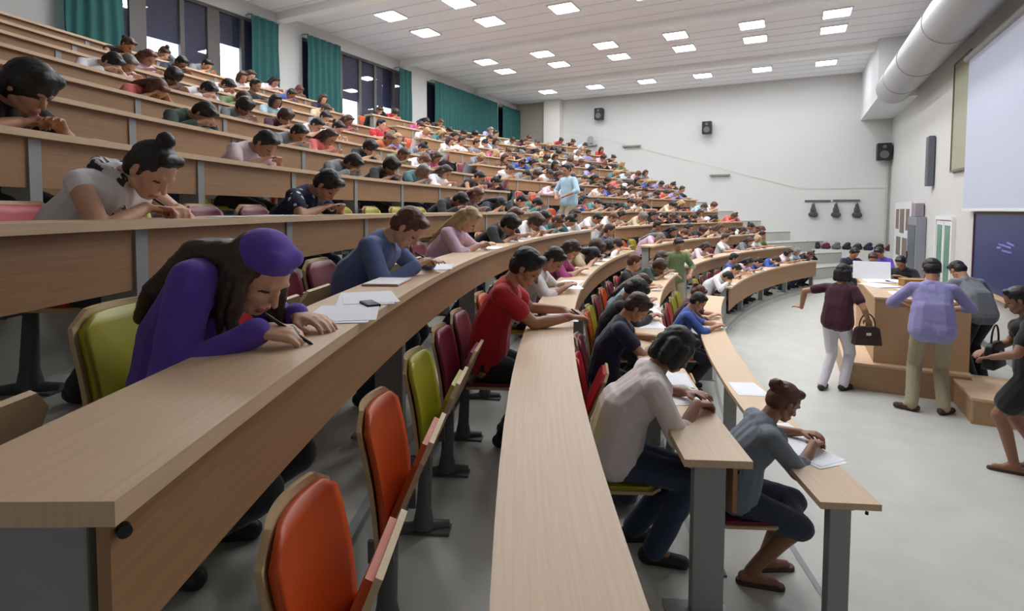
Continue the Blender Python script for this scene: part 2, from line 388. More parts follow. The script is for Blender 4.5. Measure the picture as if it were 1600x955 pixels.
# ------------------------------------------------------------------ people
def V(*a): return Vector(a)
def frame_from(d, up):
    d = d.normalized(); s = up.cross(d).normalized(); u = d.cross(s); return Matrix((d, s, u)).transposed()
class Blob:
    """overlapping closed capsules and ellipsoids, fused into one continuous surface"""
    def __init__(s): s.v = []; s.f = []
    def cap(s, p0, p1, r0, r1=None, n=12, m=4):
        r1 = r0 if r1 is None else r1; p0 = Vector(p0); p1 = Vector(p1); d = p1-p0
        if d.length < 1e-6: d = Vector((0, 0, 1e-4)); p1 = p0+d
        d.normalize(); a = d.orthogonal().normalized(); b = d.cross(a); o = len(s.v)
        rings = [(p0, r0, -PI/2+PI/2*i/m) for i in range(1, m+1)]+[(p1, r1, PI/2*i/m) for i in range(m)]
        s.v.append(p0-d*r0)
        for p, r, t in rings:
            for i in range(n):
                q = 2*PI*i/n; s.v.append(p+d*(r*math.sin(t))+(a*math.cos(q)+b*math.sin(q))*(r*math.cos(t)))
        s.v.append(p1+d*r1); R = len(rings); e = o+1+R*n
        for i in range(n): s.f.append((o, o+1+(i+1) % n, o+1+i)); s.f.append((e, o+1+(R-1)*n+i, o+1+(R-1)*n+(i+1) % n))
        for j in range(R-1):
            for i in range(n):
                q = o+1+j*n; s.f.append((q+i, q+(i+1) % n, q+n+(i+1) % n, q+n+i))
    def ell(s, c, M, r, n=16, m=10):
        o = len(s.v); c = Vector(c); s.v.append(c+M @ V(0, 0, -r[2]))
        for j in range(1, m):
            t = -PI/2+PI*j/m
            for i in range(n):
                q = 2*PI*i/n; s.v.append(c+M @ V(r[0]*math.cos(t)*math.cos(q), r[1]*math.cos(t)*math.sin(q), r[2]*math.sin(t)))
        s.v.append(c+M @ V(0, 0, r[2])); e = len(s.v)-1
        for i in range(n): s.f.append((o, o+1+(i+1) % n, o+1+i)); s.f.append((e, o+1+(m-2)*n+i, o+1+(m-2)*n+(i+1) % n))
        for j in range(m-2):
            for i in range(n):
                q = o+1+j*n; s.f.append((q+i, q+(i+1) % n, q+n+(i+1) % n, q+n+i))
    def fuse(s, name, voxel, mats, smooth=4, folds=0., fscale=9.):
        me = bpy.data.meshes.new('tmp'); me.from_pydata([tuple(v) for v in s.v], [], s.f)
        o = bpy.data.objects.new('tmp', me); COL.objects.link(o)
        m = o.modifiers.new('r', 'REMESH'); m.mode = 'VOXEL'; m.voxel_size = voxel; m.use_smooth_shade = True
        k = o.modifiers.new('s', 'SMOOTH'); k.factor = .5; k.iterations = smooth
        dg = bpy.context.evaluated_depsgraph_get(); out = bpy.data.meshes.new_from_object(o.evaluated_get(dg))
        bpy.data.objects.remove(o); bpy.data.meshes.remove(me); out.name = name
        if folds:
            nn = [v.normal.copy() for v in out.vertices]
            for v, n in zip(out.vertices, nn):
                p = v.co; q = noise.noise(Vector((p.x*fscale, p.y*fscale, p.z*fscale*1.8)))+.5*noise.noise(p*fscale*2.7)
                v.co = p+n*(q*folds)
        out.materials.clear()
        for x in mats: out.materials.append(x)
        out.polygons.foreach_set('use_smooth', [True]*len(out.polygons)); out.update()
        return out

def ik(S, T, a, b, hint):
    d = T-S; L = min(d.length, (a+b)*.995); dn = d.normalized()
    x = (a*a-b*b+L*L)/(2*L); h = math.sqrt(max(0, a*a-x*x))
    p = hint-dn*hint.dot(dn); p.normalize()
    return S+dn*x+p*h, S+dn*L

def skeleton(q):
    """q: pose dictionary. +x is where the person faces, z up, floor at 0"""
    k = {}; s = q.get('s', 1.)*(1 if q.get('stand') else .94)
    pel = V(q.get('px', 0), 0, q.get('pz', .515)); lean = rad(q.get('lean', 22)); tw = rad(q.get('twist', 0)); sl = rad(q.get('side', 0))
    def d(a): return V(math.sin(a)*math.cos(sl), math.sin(sl)*math.cos(a), math.cos(a))
    mid = pel+d(lean*.55)*.21*s; sh = mid+d(lean*1.4)*.225*s
    lat = V(-math.sin(tw), math.cos(tw), math.tan(rad(q.get('tilt', 0)))).normalized()
    k.update(pel=pel, mid=mid, sh=sh, lat=lat, s=s)
    sw = q.get('sw', .165)*s
    na = rad(q.get('neck', 72)); ny = rad(q.get('hyaw', 0)); hp = rad(q.get('hpitch', 50)); hr = rad(q.get('hroll', 0))
    nb = sh+d(lean)*.035*s
    fy = V(math.cos(ny), math.sin(ny), 0)
    hd = nb+(fy*math.sin(na)+V(0, 0, math.cos(na)))*.165*s
    f = fy*math.cos(hp)-V(0, 0, math.sin(hp)); u = fy*math.sin(hp)+V(0, 0, math.cos(hp)); l = u.cross(f)
    u2 = u*math.cos(hr)+l*math.sin(hr); l2 = u2.cross(f)
    k.update(nb=nb, hd=hd, HM=Matrix((f, l2, u2)).transposed())
    for side, sg in (('L', 1), ('R', -1)):
        S = sh+lat*(sg*sw)-V(0, 0, .012); T = Vector(q.get('hand'+side, (.40, sg*.12, .775)))
        hint = Vector(q.get('elb'+side, (-.15, sg*.8, -.5)))
        E, W = ik(S, T, .265*s, .235*s, hint); k['S'+side], k['E'+side], k['W'+side] = S, E, W
        k['hd'+side] = Vector(q.get('hdir'+side, (W-E).normalized()))
        k['hn'+side] = Vector(q.get('hnor'+side, (0, 0, -1)))
        k['cu'+side] = q.get('curl'+side, 22)
        H = pel+V(0, sg*.085*s, -.03)
        if q.get('stand'):
            A = Vector(q.get('ank'+side, (0, sg*.1, .075))); K, A = ik(H, A, .42*s, .42*s, Vector(q.get('knee'+side, (1, 0, 0))))
        else:
            A = Vector(q.get('ank'+side, (.12, sg*.10, .075))); K, A = ik(H, A, .385*s, .40*s, Vector(q.get('knee'+side, (.8, 0, .3))))
        k['H'+side], k['K'+side], k['A'+side] = H, K, A; k['fd'+side] = Vector(q.get('foot'+side, (1, sg*.15, 0))).normalized()
    return k

def head_prims(B, k, full=True):
    M = k['HM']; c = k['hd']; s = k['s']
    def g(x, y, z): return c+M @ (V(x, y, z)*s)
    B.ell(g(-.005, 0, .022), M, (.093*s, .074*s, .088*s)); B.ell(g(.027, 0, -.038), M, (.058*s, .054*s, .068*s))
    B.cap(g(.062, 0, -.088), g(.05, 0, -.085), .021*s, .026*s)
    for y in (-1, 1):
        B.cap(g(.0, y*.05, -.06), g(.055, y*.018, -.09), .018*s)
        B.ell(g(-.005, y*.076, -.012), M, (.018*s, .008*s, .03*s), 10, 6)
        if full: B.cap(g(.06, y*.032, -.03), g(.045, y*.045, -.035), .018*s)
    B.cap(g(.084, 0, .0), g(.104, 0, -.034), .009*s, .012*s, 8)
    if full:
        B.cap(g(.08, -.032, .02), g(.08, .032, .02), .0105*s, None, 8)
        B.cap(g(.083, -.017, -.066), g(.083, .017, -.066), .0075*s, None, 8); B.cap(g(.081, -.014, -.077), g(.081, .014, -.077), .007*s, None, 8)
    B.cap(k['nb']-V(0, 0, .02), g(-.022, 0, -.05), .056*s, .05*s)

def hand_prims(B, W, d, n, sg, curl, s, fine=True):
    d = d.normalized(); n = (n-d*n.dot(d)).normalized(); t = d.cross(n)*sg   # thumb side
    if True:
        t = -t
    for i, a in enumerate((1.5, .5, -.5, -1.5)):
        kn = W+d*(.083*s)+t*(a*.0205*s)-n*(.004*(1.5-abs(a)))
        B.cap(W+t*(a*.012*s), kn, .0135*s, .0115*s, 8, 3)
        L = (.068, .078, .073, .056)[i]*s; p = kn; ang = 0.
        sp = t*(a*.05)
        for j, fr in enumerate((.45, .32, .23)):
            ang += rad(curl*(1.0 if j else .8))
            dd = (d*math.cos(ang)+n*math.sin(ang)+sp).normalized(); q = p+dd*(L*fr); B.cap(p, q, (.0092, .0084, .0078)[j]*s, (.0084, .0078, .007)[j]*s, 8, 3); p = q
    a = W+d*(.022*s)+t*(.022*s); b = a+(d*.62+t*.72+n*.25).normalized()*(.042*s); c = b+(d*.9+t*.1+n*.35).normalized()*(.030*s); e = c+(d*.95-t*.25+n*.3).normalized()*(.022*s)
    B.cap(a, b, .0145*s, .0115*s, 8, 3); B.cap(b, c, .011*s, .0095*s, 8, 3); B.cap(c, e, .0095*s, .008*s, 8, 3)

def torso_prims(B, k, g=0., fem=False, loose=0.):
    s = k['s']; l = k['lat']; pel, mid, sh = k['pel'], k['mid'], k['sh']
    for sg in (-1, 1):
        B.cap(pel+V(0, sg*.07*s, 0), mid+l*(sg*.055*s), .105*s+g+loose, .095*s+g+loose)
        B.cap(mid+l*(sg*.055*s), sh+l*(sg*.07*s)-V(0, 0, .055), .095*s+g+loose*.6, .088*s+g)
    B.cap(pel, mid, .100*s+g+loose, .095*s+g+loose); B.cap(mid, sh-V(0, 0, .05), .095*s+g+loose*.6, .088*s+g)
    B.cap(sh-l*(.135*s)-V(0, 0, .02), sh+l*(.135*s)-V(0, 0, .02), .056*s+g, None)
    B.cap(sh+l*(.05*s), k['nb'], .06*s+g*.6, .05*s+g*.3); B.cap(sh-l*(.05*s), k['nb'], .06*s+g*.6, .05*s+g*.3)
    if fem:
        fw = k['lat'].cross(V(0, 0, 1)).normalized()
        for sg in (-1, 1): c = k['sh']*.72+k['mid']*.28; B.ell(c+l*(sg*.07)+fw*.075, Matrix.Identity(3), (.055+g, .06+g, .06+g))

def make_meshes(q, voxel=.011, face=None):
    """returns a dictionary of meshes for one person in one pose"""
    if face is None: face = voxel < .009
    k = skeleton(q); s = k['s']; out = {}
    fem = q.get('fem', False); sleeve = q.get('sleeve', 'short')
    B = Blob(); torso_prims(B, k, 0, fem); head_prims(B, k, True)
    for a in 'LR':
        S, E, W = k['S'+a], k['E'+a], k['W'+a]
        B.cap(S, E, .046*s, .037*s); B.cap(E, E*.6+W*.4, .037*s, .037*s); B.cap(E*.6+W*.4, W, .036*s, .025*s)
        hand_prims(B, W, k['hd'+a], k['hn'+a], 1 if a == 'L' else -1, k['cu'+a], s)
        H, K, A = k['H'+a], k['K'+a], k['A'+a]
        B.cap(H, K, .082*s, .056*s); C = K*.68+A*.32+(K-A).cross(V(0, 1, 0)).normalized()*.012; B.cap(K, C, .053*s, .052*s); B.cap(C, A, .052*s, .036*s)
        f = k['fd'+a]; B.cap(A-f*.035-V(0, 0, .035), A+f*.13-V(0, 0, .045), .034*s, .026*s); B.cap(A, A+f*.06-V(0, 0, .03), .034*s, .03*s)
    B.cap(k['HL'], k['HR'], .095*s)
    body = B.fuse('person_body', voxel, ['skin', 'dark', 'lip'] and [None, None, None], 3)
    out['body'] = body
    M = k['HM']; Mi = M.transposed(); c = k['hd']
    mi = []
    for p in body.polygons:
        x, y, z = (Mi @ (Vector(p.center)-c))/s; m = 0
        if x > .05:
            if abs(abs(y)-.031) < .012 and abs(z+.004) < .0055: m = 1
            elif abs(y) < .021 and -.081 < z < -.062: m = 2
        mi.append(m)
    body.polygons.foreach_set('material_index', mi)
    # hair
    def g(x, y, z): return c+M @ (V(x, y, z)*s)
    style = q.get('hair', 'short')
    if style != 'none':
        B = Blob(); e = .004 if style == 'crop' else (.0 if style != 'big' else .016)
        B.ell(g(-.018, 0, .036), M, ((.095+e)*s, (.083+e)*s, (.084+e)*s)); B.ell(g(-.046, 0, -.008), M, ((.062+e)*s, (.078+e)*s, (.076+e)*s))
        B.cap(g(.045, -.035, .088), g(.045, .035, .088), (.026+e)*s)
        for y in (-1, 1): B.cap(g(.01, y*.068, .03), g(.012, y*.07, -.015), .014*s, .009*s)
        if style in ('long', 'longfront'):
            t_ = (k['sh']-k['mid']).normalized(); bn = -(k['lat'].cross(t_)).normalized()
            for y in (-1, -.35, .35, 1):
                a = g(-.075, y*.045, .0); p1 = k['nb']+bn*.042+k['lat']*(y*.05*s)+V(0, 0, .0); p2 = k['sh']*.5+k['mid']*.5+bn*.092+k['lat']*(y*.08*s); p3 = k['mid']*1.0+bn*.104+k['lat']*(y*.07*s)
                B.cap(a, p1, .044, .040); B.cap(p1, p2, .040, .030)
                if style == 'longfront' or abs(y) < .5: B.cap(p2, p3, .034, .02)
            for y in (-1, 1):
                if style == 'long': B.cap(g(-.01, y*.074, .0), g(-.01, y*.078, -.1), .028, .024)
                else:
                    for w_ in (-.035, -.01, .018):
                        a = g(w_, y*.076, .01); b = g(w_*1.2+.0, y*.082, -.05)+V(w_*.3, y*.01, -.06); B.cap(a, b, .022, .018); B.cap(b, b+V(w_*.4, y*.012, -.10-w_), .018, .007)
        if style == 'bob':
            for y in (-1, 1):
                B.cap(g(-.01, y*.07, .01), g(.0, y*.078, -.085), .034, .03); B.cap(g(-.06, y*.05, .0), g(-.05, y*.055, -.09), .04, .034)
                B.cap(g(.03, y*.066, .03), g(.035, y*.072, -.06), .02, .018)
            B.cap(g(-.075, 0, 0), g(-.07, 0, -.09), .045, .036)
        if style == 'bun': B.ell(g(-.105, 0, .055), M, (.04, .038, .036)); B.cap(g(-.1, .02, .05), g(-.11, -.025, .075), .022)
        if style == 'topbun': B.ell(g(-.035, 0, .135), M, (.036, .034, .03)); B.cap(g(-.03, .0, .10), g(-.04, 0, .13), .022)
        if style == 'pony':
            B.cap(g(-.095, 0, .05), g(-.135, 0, .03), .022, .03); B.cap(g(-.135, 0, .03), g(-.135, 0, .03)+V(-.03, 0, -.14), .03, .014)
        out['hair'] = B.fuse('hair', max(voxel*.8, .006), [None], 7 if style == 'bob' else 2, .0032, 30)
    # shirt
    G = .013; B = Blob(); torso_prims(B, k, G, fem, q.get('loose', .006))
    if q.get('dress'):
        for a in 'LR': B.cap(k['H'+a]+V(0, 0, .02), k['H'+a]*.35+k['K'+a]*.65, .11*s, .115*s)
        B.cap(k['HL']*.4+k['KL']*.6, k['HR']*.4+k['KR']*.6, .10*s)
    for a in 'LR':
        S, E, W = k['S'+a], k['E'+a], k['W'+a]
        if sleeve == 'none': B.cap(S, S*.9+E*.1, .046*s+.006)
        elif sleeve == 'short': B.cap(S, S*.45+E*.55, .047*s+G, .05*s+G)
        elif sleeve == 'elbow': B.cap(S, E, .047*s+G, .042*s+G); B.cap(E, E*.75+W*.25, .042*s+G, .04*s+G)
        else:
            B.cap(S, E, .047*s+G, .040*s+G); B.cap(E, W*.94+E*.06, .040*s+G, .027*s+G*.8); B.cap(W*.9+E*.1, W*.96+E*.04, .031*s+G*.7)
    if q.get('scarf'): pass
    out['shirt'] = B.fuse('shirt', voxel, [None], 3, .0035)
    # trousers, shorts or skirt
    leg = q.get('leg', 'long')
    if not q.get('dress'):
        B = Blob(); B.cap(k['HL']+V(0, 0, .02), k['HR']+V(0, 0, .02), .105*s); B.cap(k['pel']+V(0, .05, .05), k['pel']+V(0, -.05, .05), .098*s)
        for a in 'LR':
            H, K, A = k['H'+a], k['K'+a], k['A'+a]
            if leg == 'long': B.cap(H, K, .094*s, .070*s); B.cap(K, A+V(0, 0, .0), .070*s, .057*s)
            elif leg == 'short': B.cap(H, H*.2+K*.8, .096*s, .078*s)
            elif leg == 'skirt': B.cap(H, K, .097*s, .082*s)
        if leg == 'skirt': B.cap(k['KL']*.9+k['HL']*.1, k['KR']*.9+k['HR']*.1, .078*s)
        out['trousers' if leg != 'skirt' else 'skirt'] = B.fuse('trousers', max(voxel, .009), [None], 3, .004)
    for a in 'LR':
        f = k['fd'+a]; A = k['A'+a]; B = Blob()
        if q.get('sandal'):
            B.cap(A-f*.045-V(0, 0, .066), A+f*.15-V(0, 0, .066), .034, .034, 12); sh = B.fuse('sandal', .008, [None], 1)
            for v in sh.vertices: v.co.z = min(v.co.z, A.z-.052)
            out['sandal'+a] = sh
        else:
            B.cap(A-f*.04-V(0, 0, .036), A+f*.14-V(0, 0, .046), .041, .034); B.cap(A-f*.005+V(0, 0, .0), A+f*.04-V(0, 0, .03), .042, .036)
            sh = B.fuse('shoe', .009, [None], 2)
            for v in sh.vertices: v.co.z = max(v.co.z, A.z-.073)
            out['shoe'+a] = sh
    out['k'] = k
    return out

SKIN = [mat('skin_fair', (206, 160, 132), .5), mat('skin_tan', (178, 130, 100), .5), mat('skin_brown', (146, 102, 78), .5)]
M_EYE = mat('eye_and_brow_dark', (44, 32, 28), .5); M_LIP = mat('lip_rose', (168, 98, 88), .5)
HAIRC = {'black': mat('black_hair', (24, 20, 20), .5, noise_amt=.3, scale=60, bump=.6), 'brown': mat('brown_hair', (62, 42, 32), .5, noise_amt=.3, scale=60, bump=.6),
         'chestnut': mat('chestnut_hair', (92, 52, 36), .5, noise_amt=.3, scale=60, bump=.6), 'blonde': mat('blonde_hair', (178, 152, 110), .5, noise_amt=.3, scale=60, bump=.6),
         'grey': mat('grey_hair', (120, 114, 108), .5, noise_amt=.3, scale=60, bump=.6)}
def cloth(name, rgb): return mat('cloth_'+name, rgb, .85, noise_amt=.08, scale=25, sheen=.15)
SH = {'purple': (92, 64, 172), 'white': (226, 224, 226), 'navy': (30, 34, 62), 'black': (24, 24, 27), 'denim blue': (92, 112, 158), 'pink': (216, 184, 204),
      'light blue': (172, 200, 216), 'red': (188, 24, 38), 'magenta': (168, 66, 122), 'grey': (120, 124, 130), 'blue': (52, 84, 158), 'maroon': (66, 22, 40),
      'green': (110, 128, 84), 'teal': (60, 110, 112), 'beige': (196, 178, 150), 'orange': (196, 104, 62), 'lilac': (150, 146, 196), 'dark green': (38, 62, 48), 'coral': (204, 96, 92),
      'brown': (104, 74, 62), 'off white': (234, 222, 222), 'denim grey': (116, 126, 138), 'pale pink': (222, 200, 206), 'yellow': (196, 184, 92)}
SHM = {k: cloth(k.replace(' ', '_'), v) for k, v in SH.items()}
TR = {'jeans': cloth('jeans', (44, 58, 84)), 'black': SHM['black'], 'khaki': cloth('khaki', (160, 148, 122)), 'white': cloth('white_trousers', (222, 218, 224)), 'dark': cloth('dark', (38, 38, 46)), 'skirt': cloth('denim_skirt', (46, 56, 76))}
M_SHOE = mat('dark_shoe', (34, 32, 34), .5); M_SANDAL = mat('brown_sandal', (72, 46, 36), .6)

def setm(o, i, m): o.material_slots[i].link = 'OBJECT'; o.material_slots[i].material = m
def person(ms, loc, rz, label, skin=1, hair='black', shirt='white', trousers='jeans', group=None, cat='person', shoe=None, shirtmat=None):
    o = link('person', ms['body'], None, loc, rz); tag(o, label, cat, group)
    setm(o, 0, SKIN[skin]); setm(o, 1, M_EYE); setm(o, 2, M_LIP)
    for k, me in ms.items():
        if k in ('body', 'k'): continue
        nm = {'shoeL': 'shoe', 'shoeR': 'shoe', 'sandalL': 'sandal', 'sandalR': 'sandal', 'shirt': 'dress' if ms.get('dress') else 'shirt'}.get(k, k)
        c = link(nm, me, o)
        setm(c, 0, HAIRC[hair] if k == 'hair' else (shirtmat or SHM[shirt]) if k == 'shirt' else TR[trousers] if k in ('trousers', 'skirt') else (M_SANDAL if 'sandal' in k else (shoe or M_SHOE)))
    return o
PAPM = MB(); PAPM.box((0, 0, .0012), (.21, .297, .0016)); PAPM.box((.012, .02, .0028), (.205, .29, .0012), 0, .09); PAPM = PAPM.mesh('paper', M_PAPER)
def paper(n, th, dr, rot, label, group='exam papers on the desks', dz=0., cat='paper'):
    o = link('exam_paper', PAPM, None, P(Rn(n)+dr, th, Hn(n)+.0005+dz), -rad(th)+rot); tag(o, label, cat, group); return o
def pen(k, side, root_loc, rz, label):
    W = k['W'+side]; d = k['hd'+side].normalized(); sg = 1 if side == 'L' else -1
    tip = W+d*.125+V(0, 0, -.03); tip.z = max(tip.z, .733); top = W+d*.05+V(-.05, 0, .055)
    mb = MB(); mb.cyl((0, 0, 0), (top-tip)*.9, .0045, .005, 10); mb.cyl((0, 0, 0), (top-tip).normalized()*-.012, .0045, .001, 10)
    me = mb.mesh('pen', M_BLACK); o = link('pen', me, None, Vector(root_loc)+Matrix.Rotation(rz, 3, 'Z') @ tip, rz); tag(o, label, 'pen'); return o

def sit(n, th, dr=.52): return P(Rn(n)+dr, th, Zn(n)), -rad(th)

# ---- near people, each posed on its own
HV = .0065
def hero(n, th, q, label, voxel=HV, **kw):
    q = dict(q); pr = kw.pop('pen', None); pl = kw.pop('penlabel', None)
    ms = make_meshes(q, voxel); loc, rz = sit(n, th, q.get('dr', .52)); o = person(ms, loc, rz, label, **kw)
    if pr: pen(ms['k'], pr, loc, rz, pl)
    return o, ms, loc, rz

# woman in purple, fourth row
q = dict(lean=22, neck=102, hpitch=40, hyaw=-18, side=-12, twist=12, pz=.535, ankR=(-.04, -.1, .075), ankL=(-.0, .1, .075), handR=(.36, -.25, .775), handL=(.36, -.02, .77), elbR=(-.45, -.45, -.8), elbL=(-.1, .7, -.6), hdirR=(.85, .3, -.15), hdirL=(.9, -.35, -.1),
         hnorR=(.0, .35, -1), curlR=42, curlL=20, sleeve='long', hair='longfront', fem=True, loose=.0)
o, ms, loc, rz = hero(4, -25.65, q, 'woman in purple top and purple headband, long dark hair, bent over fourth-row desk', skin=0, hair='brown', shirt='purple', trousers='dark', pen='R', penlabel='black pen in the hand of the woman in purple', voxel=.006)
k = ms['k']; B = Blob(); M = k['HM']; c = k['hd']
B.ell(c+M @ V(-.006, 0, .066), M, (.081, .079, .062)); 
B.cap(c+M @ V(.04, -.034, .084), c+M @ V(.04, .034, .086), .031)
hb = B.fuse('headband', .006, [SHM['purple']], 2, .003); link('headband', hb, o)

# man in white top with scarf, fifth row
q = dict(lean=28, neck=84, hpitch=44, hyaw=-4, handR=(.36, -.04, .775), handL=(.38, .12, .77), elbR=(.1, -.9, -.55), elbL=(0, .8, -.5), curlR=48, curlL=40, sleeve='none', hair='topbun', s=1.03, hdirR=(.6, .7, -.1), hdirL=(.6, -.7, -.1))
o, ms, loc, rz = hero(5, -24.1, q, 'person with small topknot in sleeveless white top and patterned scarf, fifth row', skin=0, hair='black', shirt='white', trousers='dark', pen='R', penlabel='black pen in the hand of the topknot person in white top and scarf')
k = ms['k']; B = Blob()
ring = [k['nb']+V(.05*math.cos(t)+.0, .082*math.sin(t), .012-.03*math.cos(t)) for t in np.linspace(0, 2*PI, 17)]
for p_, q_ in zip(ring, ring[1:]): B.cap(p_, q_, .03, .03)
for sg in (-1, 1):
    c0 = k['nb']+V(.06, sg*.05, -.02); c1 = k['sh']*.6+k['mid']*.4+V(.10, sg*.05, .0); c2 = c1+V(.015, -sg*.01, -.12); B.cap(c0, c1, .032, .032); B.cap(c1, c2, .032, .036)
m = mat('patterned_scarf', (150, 146, 150), .9, scale=26); nt = m.node_tree; rp = nt.nodes.new('ShaderNodeValToRGB'); rp.color_ramp.interpolation = 'CONSTANT'
rp.color_ramp.elements[0].color = lin((52, 50, 56))+(1,); rp.color_ramp.elements[1].color = lin((206, 202, 204))+(1,); rp.color_ramp.elements[1].position = .5
nt.links.new(nt.nodes['Noise Texture'].outputs['Fac'], rp.inputs['Fac']); nt.links.new(rp.outputs['Color'], nt.nodes['Principled BSDF'].inputs['Base Color'])
link('scarf', B.fuse('scarf', .007, [m], 2, .006, 20), o)

# man in black, sixth row
q = dict(lean=30, neck=82, hpitch=38, handR=(.40, -.06, .775), handL=(.42, .12, .77), elbR=(.1, -.9, -.4), curlR=42, curlL=20, sleeve='short', hair='big', s=1.06)
hero(6, -23.4, q, 'man with thick black hair and black t-shirt writing in sixth row', skin=1, hair='black', shirt='black', trousers='dark', pen='R', penlabel='black pen held by the man in black t-shirt')

# patterned navy shirt, fifth row
q = dict(lean=28, neck=76, hpitch=55, handR=(.36, -.10, .775), handL=(.40, .10, .77), elbR=(.1, -.9, -.4), curlR=35, sleeve='short', hair='crop')
m = mat('navy_white_pattern', (30, 36, 70), .85); nt = m.node_tree
vo = nt.nodes.new('ShaderNodeTexVoronoi'); vo.inputs['Scale'].default_value = 14; rp = nt.nodes.new('ShaderNodeValToRGB'); rp.color_ramp.interpolation = 'CONSTANT'
rp.color_ramp.elements[0].color = (.65, .68, .74, 1); rp.color_ramp.elements[1].color = lin((26, 32, 66))+(1,); rp.color_ramp.elements[1].position = .22
tc = nt.nodes['Texture Coordinate']; nt.links.new(tc.outputs['Object'], vo.inputs['Vector']); nt.links.new(vo.outputs['Distance'], rp.inputs['Fac']); nt.links.new(rp.outputs['Color'], nt.nodes['Principled BSDF'].inputs['Base Color'])
hero(5, -19.6, q, 'person in navy and white patterned shirt bent over fifth-row desk', voxel=.008, skin=1, hair='black', shirt='navy', shirtmat=m)

# denim-blue shirt man, fourth row
q = dict(lean=24, neck=70, hpitch=52, handR=(.40, -.10, .775), handL=(.42, .14, .77), elbR=(-.2, -.7, -.6), curlR=45, curlL=18, sleeve='long', hair='short', loose=.015, s=1.03)
hero(4, -21.7, q, 'person with brown hair in blue denim shirt writing in fourth row', voxel=.008, skin=0, hair='chestnut', shirt='denim blue', pen='R', penlabel='black pen held by the person in denim shirt')
# blonde in pink, fourth row
q = dict(lean=22, neck=62, hpitch=50, handR=(.40, -.08, .775), handL=(.42, .14, .77), elbR=(-.2, -.8, -.5), curlR=40, sleeve='elbow', hair='long', fem=True)
hero(4, -16.9, q, 'blonde woman in pale pink top writing in fourth row', voxel=.009, skin=0, hair='blonde', shirt='pink')

# red t-shirt man, third row: both forearms stretched across the desk
q = dict(lean=14, neck=52, hpitch=38, hyaw=-8, handR=(.50, -.02, .785), handL=(.46, .26, .775), elbR=(-.2, -.3, -.9), elbL=(0, .7, -.6), hdirR=(.9, .4, -.05), hdirL=(.95, -.3, -.1), curlR=36, curlL=25, sleeve='short', hair='crop', s=1.05, pz=.53)
hero(3, -20.7, q, 'man in red t-shirt with dark cropped hair writing in third row', skin=1, hair='black', shirt='red', trousers='black', pen='R', penlabel='black pen held by the man in red t-shirt')
# woman in white seen from behind, second row
q = dict(lean=26, neck=52, hpitch=46, hyaw=18, handR=(.42, -.02, .785), handL=(.42, .2, .77), elbR=(-.3, -.6, -.7), hdirR=(.75, .6, -.15), curlR=45, curlL=20, sleeve='elbow', hair='bob', fem=True, s=1.07, pz=.53, loose=.02, ankR=(.2, -.13, .075), ankL=(.12, .05, .075))
hero(2, -22.0, q, 'woman in loose white top with dark bobbed hair writing in second row', skin=2, hair='black', shirt='off white', trousers='jeans', pen='R', penlabel='black pen held upright by the woman in white top')
# girl in grey denim shirt, front row
q = dict(lean=22, neck=48, hpitch=34, hyaw=12, handR=(.44, .02, .785), handL=(.45, .22, .77), elbR=(-.2, -.5, -.8), hdirR=(.6, .75, -.1), curlR=40, curlL=30, sleeve='elbow', hair='bun', fem=True, s=1.0, leg='skirt', sandal=True, loose=.01, ankR=(.08, -.08, .075), ankL=(.2, .06, .075))
hero(1, -20.9, q, 'girl in grey denim shirt and hair bun writing at near end of front-row desk', skin=2, hair='chestnut', shirt='denim grey', trousers='skirt', pen='R', penlabel='black pen held by the girl in grey denim shirt')
# second row, further people
q = dict(lean=18, neck=50, hpitch=48, handR=(.40, -.06, .775), handL=(.42, .16, .77), sleeve='short', hair='crop')
hero(2, -17.9, q, 'man in navy polo shirt with cropped light brown hair in second row', voxel=.009, skin=1, hair='brown', shirt='navy', trousers='dark')
q = dict(lean=20, neck=56, hpitch=56, handR=(.40, -.06, .775), handL=(.42, .16, .77), sleeve='long', hair='big', fem=True)
hero(2, -14.9, q, 'woman with big black hair and dark top, behind the navy polo man in second row', voxel=.009, skin=1, hair='black', shirt='black', trousers='dark')
q = dict(lean=14, neck=46, hpitch=40, handR=(.40, -.06, .775), handL=(.42, .16, .77), sleeve='elbow', hair='short')
hero(1, -10.4, q, 'person in bright blue shirt seated in front row near the centre aisle', voxel=.009, skin=1, hair='black', shirt='blue', trousers='dark')
q = dict(lean=16, neck=46, hpitch=44, handR=(.40, -.06, .775), handL=(.42, .16, .77), sleeve='elbow', hair='bun', fem=True)
hero(1, -8.2, q, 'person in maroon top seated beside the blue shirt in front row', voxel=.009, skin=0, hair='chestnut', shirt='maroon', trousers='dark')
# third row, further people
q = dict(lean=22, neck=60, hpitch=50, sleeve='elbow', hair='short')
hero(3, -16.6, q, 'person in white shirt just behind the red t-shirt man in third row', voxel=.009, skin=1, hair='black', shirt='white', trousers='dark')
q = dict(lean=24, neck=60, hpitch=56, sleeve='elbow', hair='long', fem=True)
hero(3, -12.9, q, 'woman in magenta top bent over third-row desk', voxel=.009, skin=0, hair='brown', shirt='magenta', trousers='dark')

